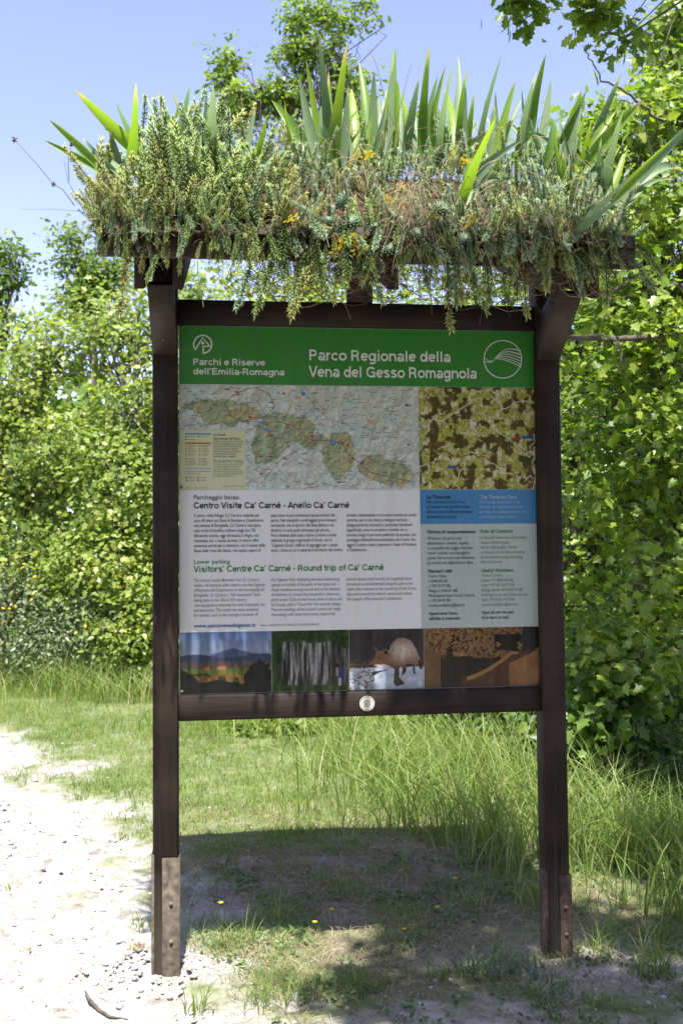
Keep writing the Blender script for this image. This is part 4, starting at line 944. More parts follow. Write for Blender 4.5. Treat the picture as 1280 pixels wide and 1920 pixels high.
# --- braces, arms, roof tray
def skew_box(name, a0, a1, b0, b1, mat, bev=.004):
    """prism between two rectangles given by (x0,x1,y0,y1,z) at bottom and top"""
    V = [];
    for (x0, x1, y0, y1, z0, z1_) in (a0, b0):
        V += [(x0, y0, z0), (x1, y0, z0), (x1, y1, z1_), (x0, y1, z1_)]
    return mesh_np(name, V, np.array([[3, 2, 1, 0], [4, 5, 6, 7], [0, 1, 5, 4], [1, 2, 6, 5], [2, 3, 7, 6], [3, 0, 4, 7]]), M[mat])
_, zbr = L(310, 665, PF)
RF, RB = -.545, .44            # roof tray, front and back (board local y)
_, zf0 = L(600, 490, RF); zf1 = zf0 + .115
SLOPE = .42                    # the tray rises towards the back
def tilt(me):
    co = np.empty(len(me.vertices) * 3, np.float32); me.vertices.foreach_get('co', co); co = co.reshape(-1, 3)
    co[:, 2] += (co[:, 1] - RF) * SLOPE; me.vertices.foreach_set('co', co.ravel()); me.update(); return me
for (x0, x1, pn) in ((xl0, xl1, POSTL), (xr0, xr1, POSTR)):
    g = Geo()
    V = [(x0 + .0015, PF - .001, zbr), (x1 - .0015, PF - .001, zbr), (x1 - .0015, PF - .001, zbr + .16), (x0 + .0015, PF - .001, zbr + .16),
         (x0 + .0015, PF - .27, zf0 - .03), (x1 - .0015, PF - .27, zf0 - .03), (x1 - .0015, PF - .19, zf0 + .005), (x0 + .0015, PF - .19, zf0 + .005)]
    g.add(V, [[0, 1, 5, 4], [1, 2, 6, 5], [2, 3, 7, 6], [3, 0, 4, 7], [4, 5, 6, 7], [3, 2, 1, 0]])
    br = part('brace', g.mesh('brace', M['wood_b']))
    if pn is POSTL:
        x, z = .5 * (x0 + x1), zbr + .045; g = Geo(); yy = PF - .0015 - (z - zbr) * .27 / (zf0 - .03 - zbr)
        g.tube([(x, yy + .004, z), (x, yy - .004, z)], .008, 10); part('bolt', g.mesh('bolt', M['screw']), br)
for xc in (xl0 - .019, xl1 + .019, xr0 - .019, xr1 + .019):
    part('roof_arm', tilt(box_mesh('roof_arm', xc - .018, xc + .018, RF + .16, RB - .03, zf0 - .13, zf0 - .004, M['wood_v'], .004)))
sx0, _ = L(650, 545, 0); sx1, _ = L(697, 545, 0)
part('centre_stub', box_mesh('centre_stub', sx0, sx1, -.022, .028, zt1 + .001, zf0 + .49 * SLOPE, M['wood_v'], .004))
part('roof_arm', tilt(box_mesh('roof_arm_mid', sx1 + .002, sx1 + .045, RF + .2, RB - .03, zf0 - .12, zf0 - .004, M['wood_v'], .004)))
rx0, _ = L(184, 460, RF); rx1, _ = L(1188, 460, RF)
part('roof_board', box_mesh('roof_front', rx0, rx1, RF - .012, RF + .012, zf0, zf1, M['fascia'], .003))
part('roof_board', tilt(box_mesh('roof_back', rx0, rx1, RB - .012, RB + .012, zf0, zf1, M['fascia'], .003)))
for xx in (rx0 + .014, rx1 - .014):
    part('roof_board', tilt(box_mesh('roof_end', xx - .0125, xx + .0125, RF + .014, RB - .014, zf0 + .002, zf1 - .003, M['fascia'], .003)))
nd = 7; dw = (RB - RF - .06) / nd
for k in range(nd):
    y0 = RF + .03 + k * dw
    part('roof_plank', tilt(box_mesh('roof_plank', rx0 + .03, rx1 - .03, y0 + .001, y0 + dw - .001, zf0 + .004, zf0 + .024, M['fascia'], .002)))

# ------------------------------------------------------------------ roof planting
rng = np.random.default_rng(21); random.seed(4)
def roof_top(x, y):
    """board-local height of the soil surface"""
    t = np.clip(1 - np.abs((y - (RF + RB) / 2) / ((RB - RF) / 2)), 0, 1); e_ = np.clip(np.minimum(x - rx0, rx1 - x) / .25, 0, 1)
    return zf0 + .085 + (y - RF) * SLOPE + (.20 * t ** .8) * (e_ ** .6) + .035 * (noise2(x * 1.0 + 9, y + 3, .16, 2) - .5)
nxr, nyr = 90, 50
xg = np.linspace(rx0 - .005, rx1 + .005, nxr); yg = np.linspace(RF - .035, RB + .03, nyr)
Xr, Yr = np.meshgrid(xg, yg); Zr = roof_top(Xr, Yr) + .02 * (noise2(Xr, Yr, .05, 5) - .5)
V = np.c_[Xr.ravel(), Yr.ravel(), Zr.ravel()]
ring = np.r_[np.arange(nxr), np.arange(1, nyr) * nxr + nxr - 1, (nyr - 1) * nxr + np.arange(nxr - 2, -1, -1), np.arange(nyr - 2, 0, -1) * nxr]
lowv = V[ring].copy(); lowv[:, 2] = zf0 + .055 + .02 * rng.random(len(ring)) + np.maximum(lowv[:, 1] - RF, 0) * SLOPE
V2 = np.r_[V, lowv]; k = len(ring); i = np.arange(k); j = (i + 1) % k
ii, jj = np.meshgrid(np.arange(nyr - 1), np.arange(nxr - 1), indexing='ij'); q = (ii * nxr + jj).ravel()
so = obj('roof_soil', mesh_np('roof_soil', np.array([Wd(p) for p in V2]), [np.c_[q, q + 1, q + nxr + 1, q + nxr], np.c_[len(V) + i, len(V) + j, ring[j], ring[i]], np.array([len(V) + i])[:, ::-1]], M['soil']))
tag(so, 'dark soil heaped in the timber roof tray', 'soil', None, 'stuff')

# -- irises: leaves from base pixel to tip pixel
def iris_leaf(bp, tip, wpx, yl, mat, bend, parent, origin, rng, dry=0.0):
    b0 = np.array([*L(bp[0], bp[1], yl)]); t0 = np.array([*L(tip[0], tip[1], yl)])
    d = t0 - b0; ln = np.hypot(*d); side = np.array([-d[1], d[0]]) / max(ln, 1e-6)
    k = 12; t = np.linspace(0, 1, k)
    up = np.array([0, 1.0]) * ln * .6
    c = b0 + d * .5 + side * bend * ln + (np.array([0, .22 * ln]) if abs(d[0]) > abs(d[1]) else 0)
    cen = ((1 - t) ** 2)[:, None] * b0 + (2 * t * (1 - t))[:, None] * c + (t ** 2)[:, None] * t0
    dyl = rng.normal() * .16; c = c + side * rng.normal() * .09 * ln; t0 = t0 + np.array([rng.normal() * .035, -abs(rng.normal()) * .03]); ycurve = yl + dyl * t ** 2
    tang = nrm(np.gradient(cen, axis=0)); nn = np.c_[-tang[:, 1], tang[:, 0]]
    wd = wpx * rng.uniform(4.4, 6.2) / F * np.where(t < .35, .75 + .25 * t / .35, np.clip((1 - t) / .65, 0, 1) ** .62) * .5
    ang = rng.uniform(-.7, .7); ca, sa = math.cos(ang), math.sin(ang)
    Vs = []
    for s in (-1, 0, 1):
        xy = cen + nn * (s * wd * ca)[:, None]
        Vs.append(np.c_[xy[:, 0], ycurve + s * wd * sa + (0 if s else .6) * wd, xy[:, 1]])
    V = np.stack(Vs, 1).reshape(-1, 3)
    V = (BDn[:3, :3] @ V.T).T + BDn[:3, 3] - origin
    i, j = np.meshgrid(np.arange(k - 1), np.arange(2), indexing='ij'); q = (i * 3 + j).ravel()
    base = rng.uniform(.15, .85)
    a = np.repeat(np.clip(base + .25 * (t - .5) + (np.where(t > 1 - dry, 1, 0) if dry else 0), 0, 1), 3)
    g = Geo(); g.add(V, np.c_[q, q + 1, q + 4, q + 3], a)
    return obj('leaf', g.mesh('iris_leaf', M[mat], True), parent)
IRIS = [  # (label, local y, [(bx, by, tx, ty, width px, kind, bend), ...])
 ('iris with pale arching leaves drooping over the roof end above the left post', -.25, [(205, 300, 82, 262, 11, 'g', .18), (200, 296, 95, 230, 10, 'g', .12), (215, 300, 120, 262, 10, 'b', .2), (225, 300, 150, 240, 12, 'b', .1), (230, 300, 178, 255, 14, 'b', .05)]),
 ('iris with one broad yellow-tipped leaf held out flat on the roof', -.15, [(275, 270, 155, 212, 18, 'g', .10), (280, 275, 190, 225, 14, 'g', .04), (320, 290, 268, 155, 7, 'g', -.03), (345, 260, 300, 190, 12, 'g', .05), (330, 270, 290, 215, 16, 'g', .1)]),
 ('iris with thin dark upright leaves beside the leaf folded downward', -.05, [(368, 300, 348, 160, 9, 'g', -.03), (372, 290, 378, 175, 9, 'b', .02), (385, 280, 432, 165, 13, 'g', -.08), (390, 260, 450, 192, 14, 'g', .22), (382, 270, 388, 180, 8, 'b', 0)]),
 ('iris with a pale leaf folded downward among the sedum', -.38, [(396, 330, 402, 215, 22, 'b', .03), (412, 330, 414, 232, 16, 'g', -.02), (440, 300, 497, 240, 10, 'g', -.25), (458, 330, 455, 248, 13, 'g', .02), (465, 325, 480, 262, 14, 'g', -.2)]),
 ('iris with yellow-green leaves leaning over, left edge of the tall iris row', -.05, [(590, 290, 512, 158, 17, 'g', -.04), (600, 285, 560, 150, 16, 'b', .02), (585, 290, 545, 190, 13, 'g', .06), (572, 300, 530, 215, 10, 'g', .1), (606, 290, 570, 125, 15, 'g', -.03), (610, 300, 585, 170, 14, 'b', .0)]),
 ('iris with a broad leaf crossed by a grass stem in the tall row', -.12, [(625, 320, 590, 108, 15, 'b', -.03), (630, 320, 618, 122, 15, 'g', .03), (620, 330, 640, 125, 17, 'g', .02), (628, 330, 660, 150, 22, 'g', -.04), (612, 320, 605, 180, 20, 'b', .0), (640, 310, 652, 165, 16, 'b', .0)]),
 ('tall iris with upright sunlit leaves at the middle of the roof', -.02, [(662, 290, 668, 130, 22, 'g', .02), (690, 280, 680, 85, 17, 'g', -.03), (700, 285, 697, 145, 16, 'b', .0), (655, 300, 645, 180, 20, 'b', .02), (685, 290, 735, 140, 22, 'g', -.05), (715, 285, 712, 170, 20, 'b', 0), (695, 290, 725, 190, 14, 'b', -.03)]),
 ('iris with the highest pointed leaf on the roof', .05, [(732, 255, 746, 68, 17, 'g', .03), (725, 265, 735, 130, 14, 'b', 0), (745, 270, 752, 165, 18, 'b', 0), (768, 270, 766, 98, 14, 'g', 0), (760, 275, 776, 170, 18, 'b', .02), (720, 290, 745, 150, 18, 'g', -.05)]),
 ('iris with narrow grey-green upright leaves right of the highest leaf', .0, [(790, 275, 789, 122, 12, 'g', 0), (800, 280, 800, 170, 14, 'b', .02), (785, 290, 782, 190, 18, 'b', 0), (806, 285, 832, 130, 10, 'g', .08), (820, 280, 818, 185, 16, 'b', 0), (812, 290, 842, 165, 13, 'g', .0)]),
 ('iris with a long thin tip curving up above its neighbours', .02, [(836, 280, 873, 64, 14, 'b', -.05), (850, 270, 862, 105, 15, 'g', .02), (842, 285, 826, 185, 18, 'b', 0), (858, 285, 858, 160, 12, 'g', .01), (846, 295, 828, 195, 12, 'g', -.03), (866, 280, 868, 170, 13, 'b', 0)]),
 ('iris with thin leaves and an orange dried tip', .02, [(925, 290, 962, 158, 14, 'g', .04), (915, 290, 928, 190, 13, 'b', 0), (905, 280, 908, 150, 8, 'b', -.02), (930, 295, 990, 165, 11, 'b', .08), (935, 290, 925, 175, 12, 'b', 0), (895, 280, 900, 175, 9, 'b', .02)]),
 ('iris with a dark pointed upright leaf in the middle of its fan', .02, [(990, 255, 1005, 128, 16, 'g', .02), (975, 290, 985, 170, 12, 'b', .0), (1005, 270, 1032, 150, 17, 'b', -.03), (985, 290, 1000, 215, 11, 'g', 0), (998, 300, 1010, 210, 13, 'g', -.02), (970, 290, 968, 190, 11, 'b', 0)]),
 ('iris with broad leaves fanning out towards the maple', -.08, [(1020, 280, 1072, 148, 19, 'g', -.05), (1030, 300, 1070, 195, 14, 'g', -.05), (1050, 300, 1092, 180, 22, 'b', -.04), (1075, 320, 1115, 150, 16, 'g', .02), (1085, 300, 1130, 175, 17, 'b', -.04), (1060, 320, 1055, 215, 16, 'b', 0)]),
 ('iris with long leaves bending sideways under the bare twig', -.15, [(1092, 290, 1200, 193, 20, 'g', .06), (1095, 280, 1165, 195, 16, 'g', .1), (1085, 340, 1150, 235, 16, 'b', -.06), (1080, 350, 1090, 240, 16, 'b', 0), (1090, 350, 1180, 255, 12, 'g', .05)]),
 ('iris with long grey-green leaves sticking out past the roof end', -.22, [(1165, 345, 1280, 245, 17, 'b', .04), (1160, 355, 1288, 305, 18, 'b', .10), (1150, 350, 1235, 285, 11, 'g', .05), (1135, 350, 1190, 255, 12, 'g', 0), (1170, 360, 1270, 330, 10, 'b', .08)]),
 ('iris with two leaves bowed over at the front of the roof', -.45, [(862, 372, 962, 290, 20, 'b', .30), (868, 375, 975, 328, 18, 'b', .34), (856, 370, 905, 240, 20, 'g', -.1), (860, 365, 885, 290, 14, 'g', 0)]),
 ('iris with a short bent pale leaf hanging over the front board', -.56, [(1090, 405, 1048, 490, 17, 'b', -.34), (1078, 408, 1104, 428, 12, 'b', .1), (1080, 406, 1106, 402, 9, 'b', .1)]),
]
for lab, yl, lv in IRIS:
    bx = np.mean([q_[0] for q_ in lv]); by = np.mean([q_[1] for q_ in lv])
    lx, lz = L(bx, by, yl); o = Wd((lx, yl, lz))
    root = empty('iris_plant', o); tag(root, lab, 'iris', 'irises growing on the roof')
    for (b0, b1, t0, t1, wp, kd, bend) in lv:
        # the base runs down into the soil
        down = 30
        iris_leaf((b0, b1 + down), (t0, t1), wp, yl + rng.normal() * .03, 'iris_' + kd, bend, root, o, rng, dry=rng.uniform(.05, .16) if rng.random() < .45 else 0)
    if yl > -.4 and len(lv) > 4:
        for _ in range(7):
            q_ = lv[int(rng.integers(len(lv)))]
            iris_leaf((q_[0] + rng.normal() * 14, q_[1] + 40), (q_[0] + rng.normal() * 48, q_[1] - rng.uniform(20, 100)), rng.uniform(9, 16), yl + .06 + .05 * rng.random(), 'iris_b' if rng.random() < .6 else 'iris_g', rng.normal() * .06, root, o, rng, dry=.1 if rng.random() < .4 else 0)
# -- sedum sprigs
def sedum_mesh(name, length, mat, rng, curve, droop=False, leaf_l=.021, n=None):
    g = Geo(); k = 9; t = np.linspace(0, 1, k); a0 = rng.uniform(0, 6.28)
    if droop:
        pts = np.c_[curve * length * np.sin(t * 1.5) * math.cos(a0), -.35 * length * t, -length * t * .95 + .12 * length * np.sin(t * math.pi) + .22 * length * np.clip(t - .75, 0, 1) * 2]
    else:
        pts = np.c_[curve * length * t ** 2 * math.cos(a0) + .03 * length * np.sin(5 * t), curve * length * t ** 2 * math.sin(a0), length * (t - .12 * curve * t ** 2)]
    g.tube(pts, np.linspace(.0022, .0012, k), 4, .05)
    n = n or int(length * 620)
    tl = np.sort(rng.random(n)) ** .85; tl = np.clip(tl, .06, 1)
    c = np.c_[[np.interp(tl, t, pts[:, i]) for i in range(3)]].T
    tg = nrm(np.c_[[np.interp(tl, t, np.gradient(pts, axis=0)[:, i]) for i in range(3)]].T)
    ph = np.arange(n) * 2.4 + rng.random(n) * .5
    u = nrm(np.cross(tg, [.3, .9, .2])); w = np.cross(tg, u)
    rad = np.cos(ph)[:, None] * u + np.sin(ph)[:, None] * w
    up = np.where(tl > .9, 1.6, .75)[:, None]
    d = nrm(rad + up * tg); ll = (leaf_l * (.7 + .5 * rng.random(n)) * np.where(tl < .3, .75, 1))[:, None]
    sd_ = nrm(np.cross(d, tg)) * .0026; th = np.cross(d, nrm(sd_)) * .0018
    V = np.stack([c, c + d * ll * .5 + sd_, c + d * ll, c + d * ll * .5 - sd_, c + d * ll * .55 - th], 1)
    f = np.array([[0, 1, 4], [1, 2, 4], [2, 3, 4], [3, 0, 4], [0, 3, 2], [0, 2, 1]])
    Fa = (np.arange(n) * 5)[:, None, None] + f[None]
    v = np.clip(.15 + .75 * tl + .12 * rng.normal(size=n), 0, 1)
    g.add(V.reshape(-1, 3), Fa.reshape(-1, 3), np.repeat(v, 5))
    return g.mesh(name, M[mat])
SED = {}
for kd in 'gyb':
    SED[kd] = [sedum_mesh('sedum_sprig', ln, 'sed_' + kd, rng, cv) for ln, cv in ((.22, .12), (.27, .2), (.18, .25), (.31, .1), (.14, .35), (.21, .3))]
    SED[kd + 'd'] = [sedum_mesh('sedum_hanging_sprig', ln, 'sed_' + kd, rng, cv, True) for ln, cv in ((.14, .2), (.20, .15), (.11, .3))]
def sprig(root, o, p, kd, s=1.0, tilt=.25, lean=0.0):
    me = SED[kd][int(rng.integers(len(SED[kd])))]
    ob = bpy.data.objects.new('stem', me); link(ob, root)
    ob.matrix_local = Matrix.Translation(Vector(p - o)) @ Matrix.Rotation(lean, 4, 'Y') @ Matrix.Rotation(rng.uniform(0, 6.28) if not kd.endswith('d') else rng.normal() * .5, 4, 'Z') @ Matrix.Rotation(rng.normal() * tilt, 4, 'X') @ Matrix.Scale(s * rng.uniform(.8, 1.2), 4)
CL = []   # (px, count, kinds, what)
where = ['over the outer edge of the left post', 'above the left post', 'just right of the left post', 'over the round white emblem', 'over the small white title', 'left of the tall iris row', 'at the foot of the yellow-green leaning iris', 'below the broad crossed iris leaf',
         'beside the yellow flower heads', 'below the highest iris leaf', 'right of the yellow flowers', 'behind the bowed iris leaves', 'left of the bowed iris leaves', 'over the mountain emblem', 'above the right post', 'by the bent pale iris leaf', 'on the roof end facing the maple']
pxs = [165, 225, 285, 345, 400, 455, 515, 575, 640, 705, 770, 830, 885, 945, 1005, 1065, 1130]
def soil_at(px, yl):
    # board-local x of a pixel column on plane yl
    x, _ = L(px, 420, yl); return min(max(x, rx0 + .01), rx1 - .01)
for kk, (px, wh) in enumerate(zip(pxs, where)):
    left = px < 480; mid = 560 < px < 900
    for row, (y0, y1, cnt) in enumerate(((-.57, -.42, 22 if left else 14 if mid else 18), (-.40, .02, 22 if left else 24 if mid else 26))):
        x = soil_at(px, y0); o = Wd((x, .5 * (y0 + y1), float(roof_top(x, .5 * (y0 + y1))) - .02))
        root = empty('sedum_plant', o)
        tone = ('y' if kk in (0, 1, 6) else 'g' if kk in (2, 3, 4, 5, 9, 13, 15) else 'b')
        tag(root, ('%s sedum clump ' % {'y': 'yellowish', 'g': 'green', 'b': 'grey-green'}[tone]) + ('on the front edge ' if row == 0 else 'further back ') + wh, 'sedum', 'sedum clumps on the roof')
        for _ in range(cnt):
            yl = rng.uniform(y0, y1); xx = min(max(soil_at(px + rng.normal() * 26, yl), rx0 - .01), rx1 + .01)
            p = Wd((xx, yl, float(roof_top(xx, yl)) - .02))
            kd = tone if rng.random() < .65 else 'gyb'[int(rng.integers(3))]
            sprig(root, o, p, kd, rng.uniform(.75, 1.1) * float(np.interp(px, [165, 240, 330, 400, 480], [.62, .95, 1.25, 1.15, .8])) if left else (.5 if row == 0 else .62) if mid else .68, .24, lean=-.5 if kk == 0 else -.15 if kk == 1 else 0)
        if row == 0:
            for _ in range(14 if left else 9):
                yl = RF - .015 - .03 * rng.random(); xx = min(max(soil_at(px + rng.normal() * 28, yl), rx0 - .01), rx1 + .01)
                p = Wd((xx, yl, zf0 + .03 + .09 * rng.random())); sprig(root, o, p, tone if rng.random() < .6 else 'gyb'[int(rng.integers(3))], rng.uniform(.35, .7), .6)
            for _ in range(9 if left else 15):
                yl = RF - .02 - .03 * rng.random(); xx = min(max(soil_at(px + rng.normal() * 28, yl), rx0 - .01), rx1 + .01)
                p = Wd((xx, yl, zf0 + .04 + .10 * rng.random())); sprig(root, o, p, ('g' if rng.random() < .4 else 'b' if rng.random() < .6 else 'y') + 'd', rng.uniform(.5, 1.25 if not left else .8), .25)
for px, py, ln, kd, lab in ((595, 490, 1.5, 'yd', 'long sedum sprig dangling in front of the green header'), (560, 500, .9, 'bd', 'short sedum sprig dangling beside the longest one'), (250, 470, 1.5, 'yd', 'sedum sprig trailing down the left brace'), (640, 495, .8, 'yd', 'tuft-ended sedum sprig dangling over the top rail'),
                        (840, 515, 1.2, 'yd', 'sedum sprig curling up at its end over the top rail'), (880, 520, .9, 'gd', 'small sedum sprig dangling near the curled one'), (985, 500, 1.1, 'yd', 'sedum sprig dangling near the right brace'), (470, 500, 1.1, 'bd', 'sedum sprig hanging in the gap beside the left brace'), (510, 490, 1.3, 'gd', 'bushy sedum sprig hanging in the gap above the emblem'), (1010, 430, 1.0, 'bd', 'grey-green sedum sprig hanging above the right brace'), (1130, 470, 1.2, 'gd', 'sedum sprig hanging from the roof end by the maple'), (300, 470, .8, 'gd', 'green sedum sprig hanging over the left brace top')):
    x, z = L(px, py, RF - .03); o = Wd((x, RF - .03, z)); me = SED[kd][1]
    ob = obj('sedum_sprig', me, None, o); ob.rotation_euler = (.25 * rng.normal() * .4 - .15, 0, rng.normal() * .4); ob.scale = (ln,) * 3
    tag(ob, lab, 'sedum')
# -- rosettes
def rosette(r):
    g = Geo()
    for k in range(42):
        t = k / 42; ph = k * 2.4; el = .15 + 1.2 * (1 - t) ** 1.1; ll = r * (.45 + .6 * t)
        d = np.array([math.cos(ph) * math.cos(el), math.sin(ph) * math.cos(el), math.sin(el)]); s = np.array([-math.sin(ph), math.cos(ph), 0]) * r * .16; u = np.cross(s, d) / np.linalg.norm(s) * r * .07
        c = np.zeros(3); g.add([c, c + d * ll * .6 + s, c + d * ll, c + d * ll * .6 - s, c + d * ll * .6 - u * 1.4], [[0, 1, 4], [1, 2, 4], [2, 3, 4], [3, 0, 4], [0, 3, 2], [0, 2, 1]], 1 - .8 * t + .1 * rng.random())
    return g.mesh('rosette', M['rosette'])
ROS = [rosette(.035), rosette(.045), rosette(.03)]
for k, (px, py, lab) in enumerate(((645, 378, 'succulent rosette under the crossed iris leaf'), (700, 430, 'succulent rosette nearest the yellow flowers on the left'), (735, 405, 'pale succulent rosette with whitish leaf tips'), (615, 415, 'small succulent rosette left of the yellow flowers'), (645, 512, 'succulent rosette hanging below the front board'), (690, 475, 'succulent rosette on the front board edge'), (605, 490, 'succulent rosette low beside the dangling sprig'), (825, 395, 'succulent rosette near the bowed iris leaves'), (870, 450, 'succulent rosette low under the bowed iris leaves'), (730, 470, 'succulent rosette over the dry grass bunch'), (660, 420, 'dark succulent rosette between the flower stems'), (780, 440, 'succulent rosette in the dry grass'))):
    yl = RF - .05; x, z = L(px, py, yl); o = Wd((x, yl, z)); ob = obj('succulent_rosette', ROS[k % 3], None, o)
    ob.rotation_euler = (1.0 + .3 * rng.normal(), .3 * rng.normal(), rng.normal() * .3); s = .8 + .4 * rng.random(); ob.scale = (s, s, s); tag(ob, lab, 'succulent', 'succulent rosettes on the roof')
# -- yellow sedum flowers
FLH = []
for q_ in range(3):
    g = Geo()
    for k in range(16):
        c = np.array([rng.normal() * .013, rng.normal() * .013, rng.normal() * .004])
        for s in range(5):
            ph = s * 1.2566 + k; d = np.array([math.cos(ph), math.sin(ph), .25]); sd_ = np.array([-math.sin(ph), math.cos(ph), 0]) * .0016
            g.add([c, c + d * .004 + sd_, c + d * .0085, c + d * .004 - sd_], [[0, 1, 2, 3]], rng.random())
    FLH.append(g.mesh('flower_head', M['yellow']))
for k, (px, py, lab) in enumerate(((662, 297, 'yellow flower head below the sunlit iris leaves'), (688, 290, 'yellow flower head beside the one under the iris leaves'), (752, 350, 'yellow flower head at the top of the dry grass bunch'), (728, 378, 'yellow flower head left of the dry grass bunch'), (745, 382, 'yellow flower head close to the dry grass bunch'), (642, 455, 'yellow flower head over the front board, beside a rosette'), (664, 452, 'yellow flower head over the front board, on a forked stem'), (678, 468, 'lowest yellow flower head over the front board'), (630, 468, 'yellow flower head at the end of the forked stem'), (546, 410, 'lone yellow flower head among grey-green sedum'), (848, 290, 'yellow flower head under the orange-tipped iris'), (872, 302, 'yellow flower head left of the bowed iris leaves'), (815, 405, 'small yellow flower head right of the dry grass'), (884, 410, 'small yellow flower head under the bowed iris leaves'))):
    yl = -.62 if py > 400 else -.5 if py > 330 else -.42
    x, z = L(px, py, yl); o = Wd((x, yl, z)); root = empty('sedum_flower', o); tag(root, lab, 'flower', 'yellow flowers on the roof')
    h_ = bpy.data.objects.new('flower_head', FLH[k % 3]); link(h_, root); h_.rotation_euler = (.7 + .3 * rng.normal(), .3 * rng.normal(), rng.random() * 6); h_.scale = (.95,) * 3
    g = Geo(); g.tube([(0, 0, -.002), (rng.normal() * .008, .02, -.03), (rng.normal() * .015, .06, -.07)], [.0012, .0014, .0016], 4, .5); obj('stem', g.mesh('flower_stem', M['sed_y']), root)
# -- dry stalks with seed heads
def stalk(label, pts, yl, r=.0014, heads=(), mat='root'):
    pw = [Wd((L(px, py, yl)[0], yl, L(px, py, yl)[1])) for px, py in pts]; o = np.array(pw[0]); root = empty('dry_stalk', o); tag(root, label, 'stalk')
    g = Geo(); g.tube(np.array(pw) - o, np.linspace(r, r * .7, len(pw)), 4, .3 + .4 * rng.random()); obj('stem', g.mesh('dry_stem', M[mat]), root)
    for hi in heads:
        c = np.array(pw[hi]) - o; g = Geo()
        for _ in range(22):
            d = nrm(rng.normal(size=3)) * .010 * rng.uniform(.5, 1.3); g.tube([c, c + d], [.0008, .002], 3)
        obj('seed_head', g.mesh('seed_head', M['seed']), root)
stalk('thin dry stalk with a seed head leaning out past the left roof end', [(140, 385), (118, 355), (100, 345), (70, 308), (28, 262)], -.4, .0016, (2, 4))
stalk('very thin dry stem standing straight out left of the roof', [(150, 396), (100, 392), (40, 392)], -.4, .0009)
stalk('long dark grass stem crossing the tall irises', [(790, 340), (760, 290), (725, 200), (705, 120), (690, 90)], -.2, .0014)
stalk('dark grass stem slanting across the iris leaves', [(715, 315), (740, 240), (755, 180), (770, 120)], -.2, .0013)
stalk('dry flower stalk above the left sedum', [(345, 260), (342, 220), (340, 195)], -.25, .0014, (2, 1))
stalk('pair of pale dry stalks left of the tall irises', [(490, 290), (488, 230), (489, 165)], -.15, .0012, (2,))
stalk('pale dry stalk with a bluish seed head before the tall oak', [(465, 290), (460, 225), (450, 172)], -.15, .0012, (2,))
stalk('thin pale stalk rising above the right irises', [(700, 260), (680, 210), (595, 60)], -.0, .0008)
stalk('dark stem standing beside the left dry stalk', [(130, 340), (128, 300), (134, 270)], -.4, .0012, (2,))
stalk('thin reddish stem at the left roof end', [(160, 400), (128, 340), (120, 300)], -.4, .0011)
# -- dry grass and roots (uncountable)
g = Geo()
def strands(n, xr, yr, zr, kind):
    for _ in range(n):
        x = rng.uniform(*xr); yl = rng.uniform(*yr); z = rng.uniform(*zr); k = 6; t = np.linspace(0, 1, k)
        if kind == 'hang':
            ln = abs(rng.normal()) * .07 + .03; c = rng.normal(size=2) * .03; p = np.c_[x + c[0] * np.sin(t * 2.5 + rng.random() * 2), yl - .02 * t + .01 * np.sin(t * 5), z - ln * t]
        elif kind == 'loop':
            r = .02 + .045 * rng.random(); a0 = rng.uniform(0, 6.28); ex = rng.uniform(1.5, 4.5); th_ = a0 + ex * t; p = np.c_[x + 1.5 * r * np.cos(th_), yl + rng.normal() * .03 * t, z + r * np.sin(th_)]
        else:
            d = nrm(np.array([rng.normal() * .7, rng.normal() * .5 - .25, rng.normal() * .5])); ln = .04 + .1 * rng.random(); p = np.array([x, yl, z]) + d * ln * t[:, None] + np.array([0, 0, -.05]) * (t ** 2)[:, None]
        g.tube((BDn[:3, :3] @ p.T).T + BDn[:3, 3], .0007 + .0007 * rng.random(), 3, rng.random() ** 1.3, cap=False)
strands(130, (rx0, rx1), (RF - .05, RF), (zf0 + .02, zf0 + .12), 'any')
strands(120, (rx0 + .1, rx1 - .02), (RF - .04, RF + .05), (zf0 - .01, zf0 + .07), 'hang')
xa, _ = L(450, 520, RF); xb, _ = L(1000, 520, RF)
strands(330, (xa, xb), (RF - .03, RF + .12), (zf0 - .085, zf0 + .02), 'loop')
strands(90, (xb - .1, rx1), (RF - .05, RF + .02), (zf0 - .07, zf0 + .05), 'loop')
strands(60, (xa, xb), (RF - .03, RF + .02), (zf0 - .02, zf0 + .02), 'hang')
tag(obj('root_tangle', g.mesh('root_tangle', M['root'])), 'tangle of dry roots and stems hanging under the roof edge', 'roots', None, 'stuff')
g = Geo()
def dry_zone(n, pxr, pyr, yl, ln0, ln1, dz):
    for _ in range(n):
        x, z = L(rng.uniform(*pxr), rng.uniform(*pyr), yl); k = 5; t = np.linspace(0, 1, k); ln = rng.uniform(ln0, ln1)
        d = nrm(np.array([rng.normal() * .6, -.3 + rng.normal() * .3, dz + rng.normal() * .6])); p = np.array([x, yl + rng.normal() * .04, z]) + d * ln * t[:, None] + np.array([0, -.02, -.7 * ln]) * (t ** 2)[:, None]
        g.tube((BDn[:3, :3] @ p.T).T + BDn[:3, 3], np.linspace(.0013, .0006, k), 3, .3 + .7 * rng.random(), cap=False)
dry_zone(200, (560, 1120), (285, 420), -.46, .05, .14, .3); dry_zone(160, (740, 810), (330, 450), -.56, .06, .16, -.6); dry_zone(160, (480, 1140), (240, 320), -.2, .05, .13, 1.0); dry_zone(160, (170, 480), (330, 460), -.52, .04, .1, .2); dry_zone(140, (860, 1180), (380, 470), -.6, .04, .12, -.4)
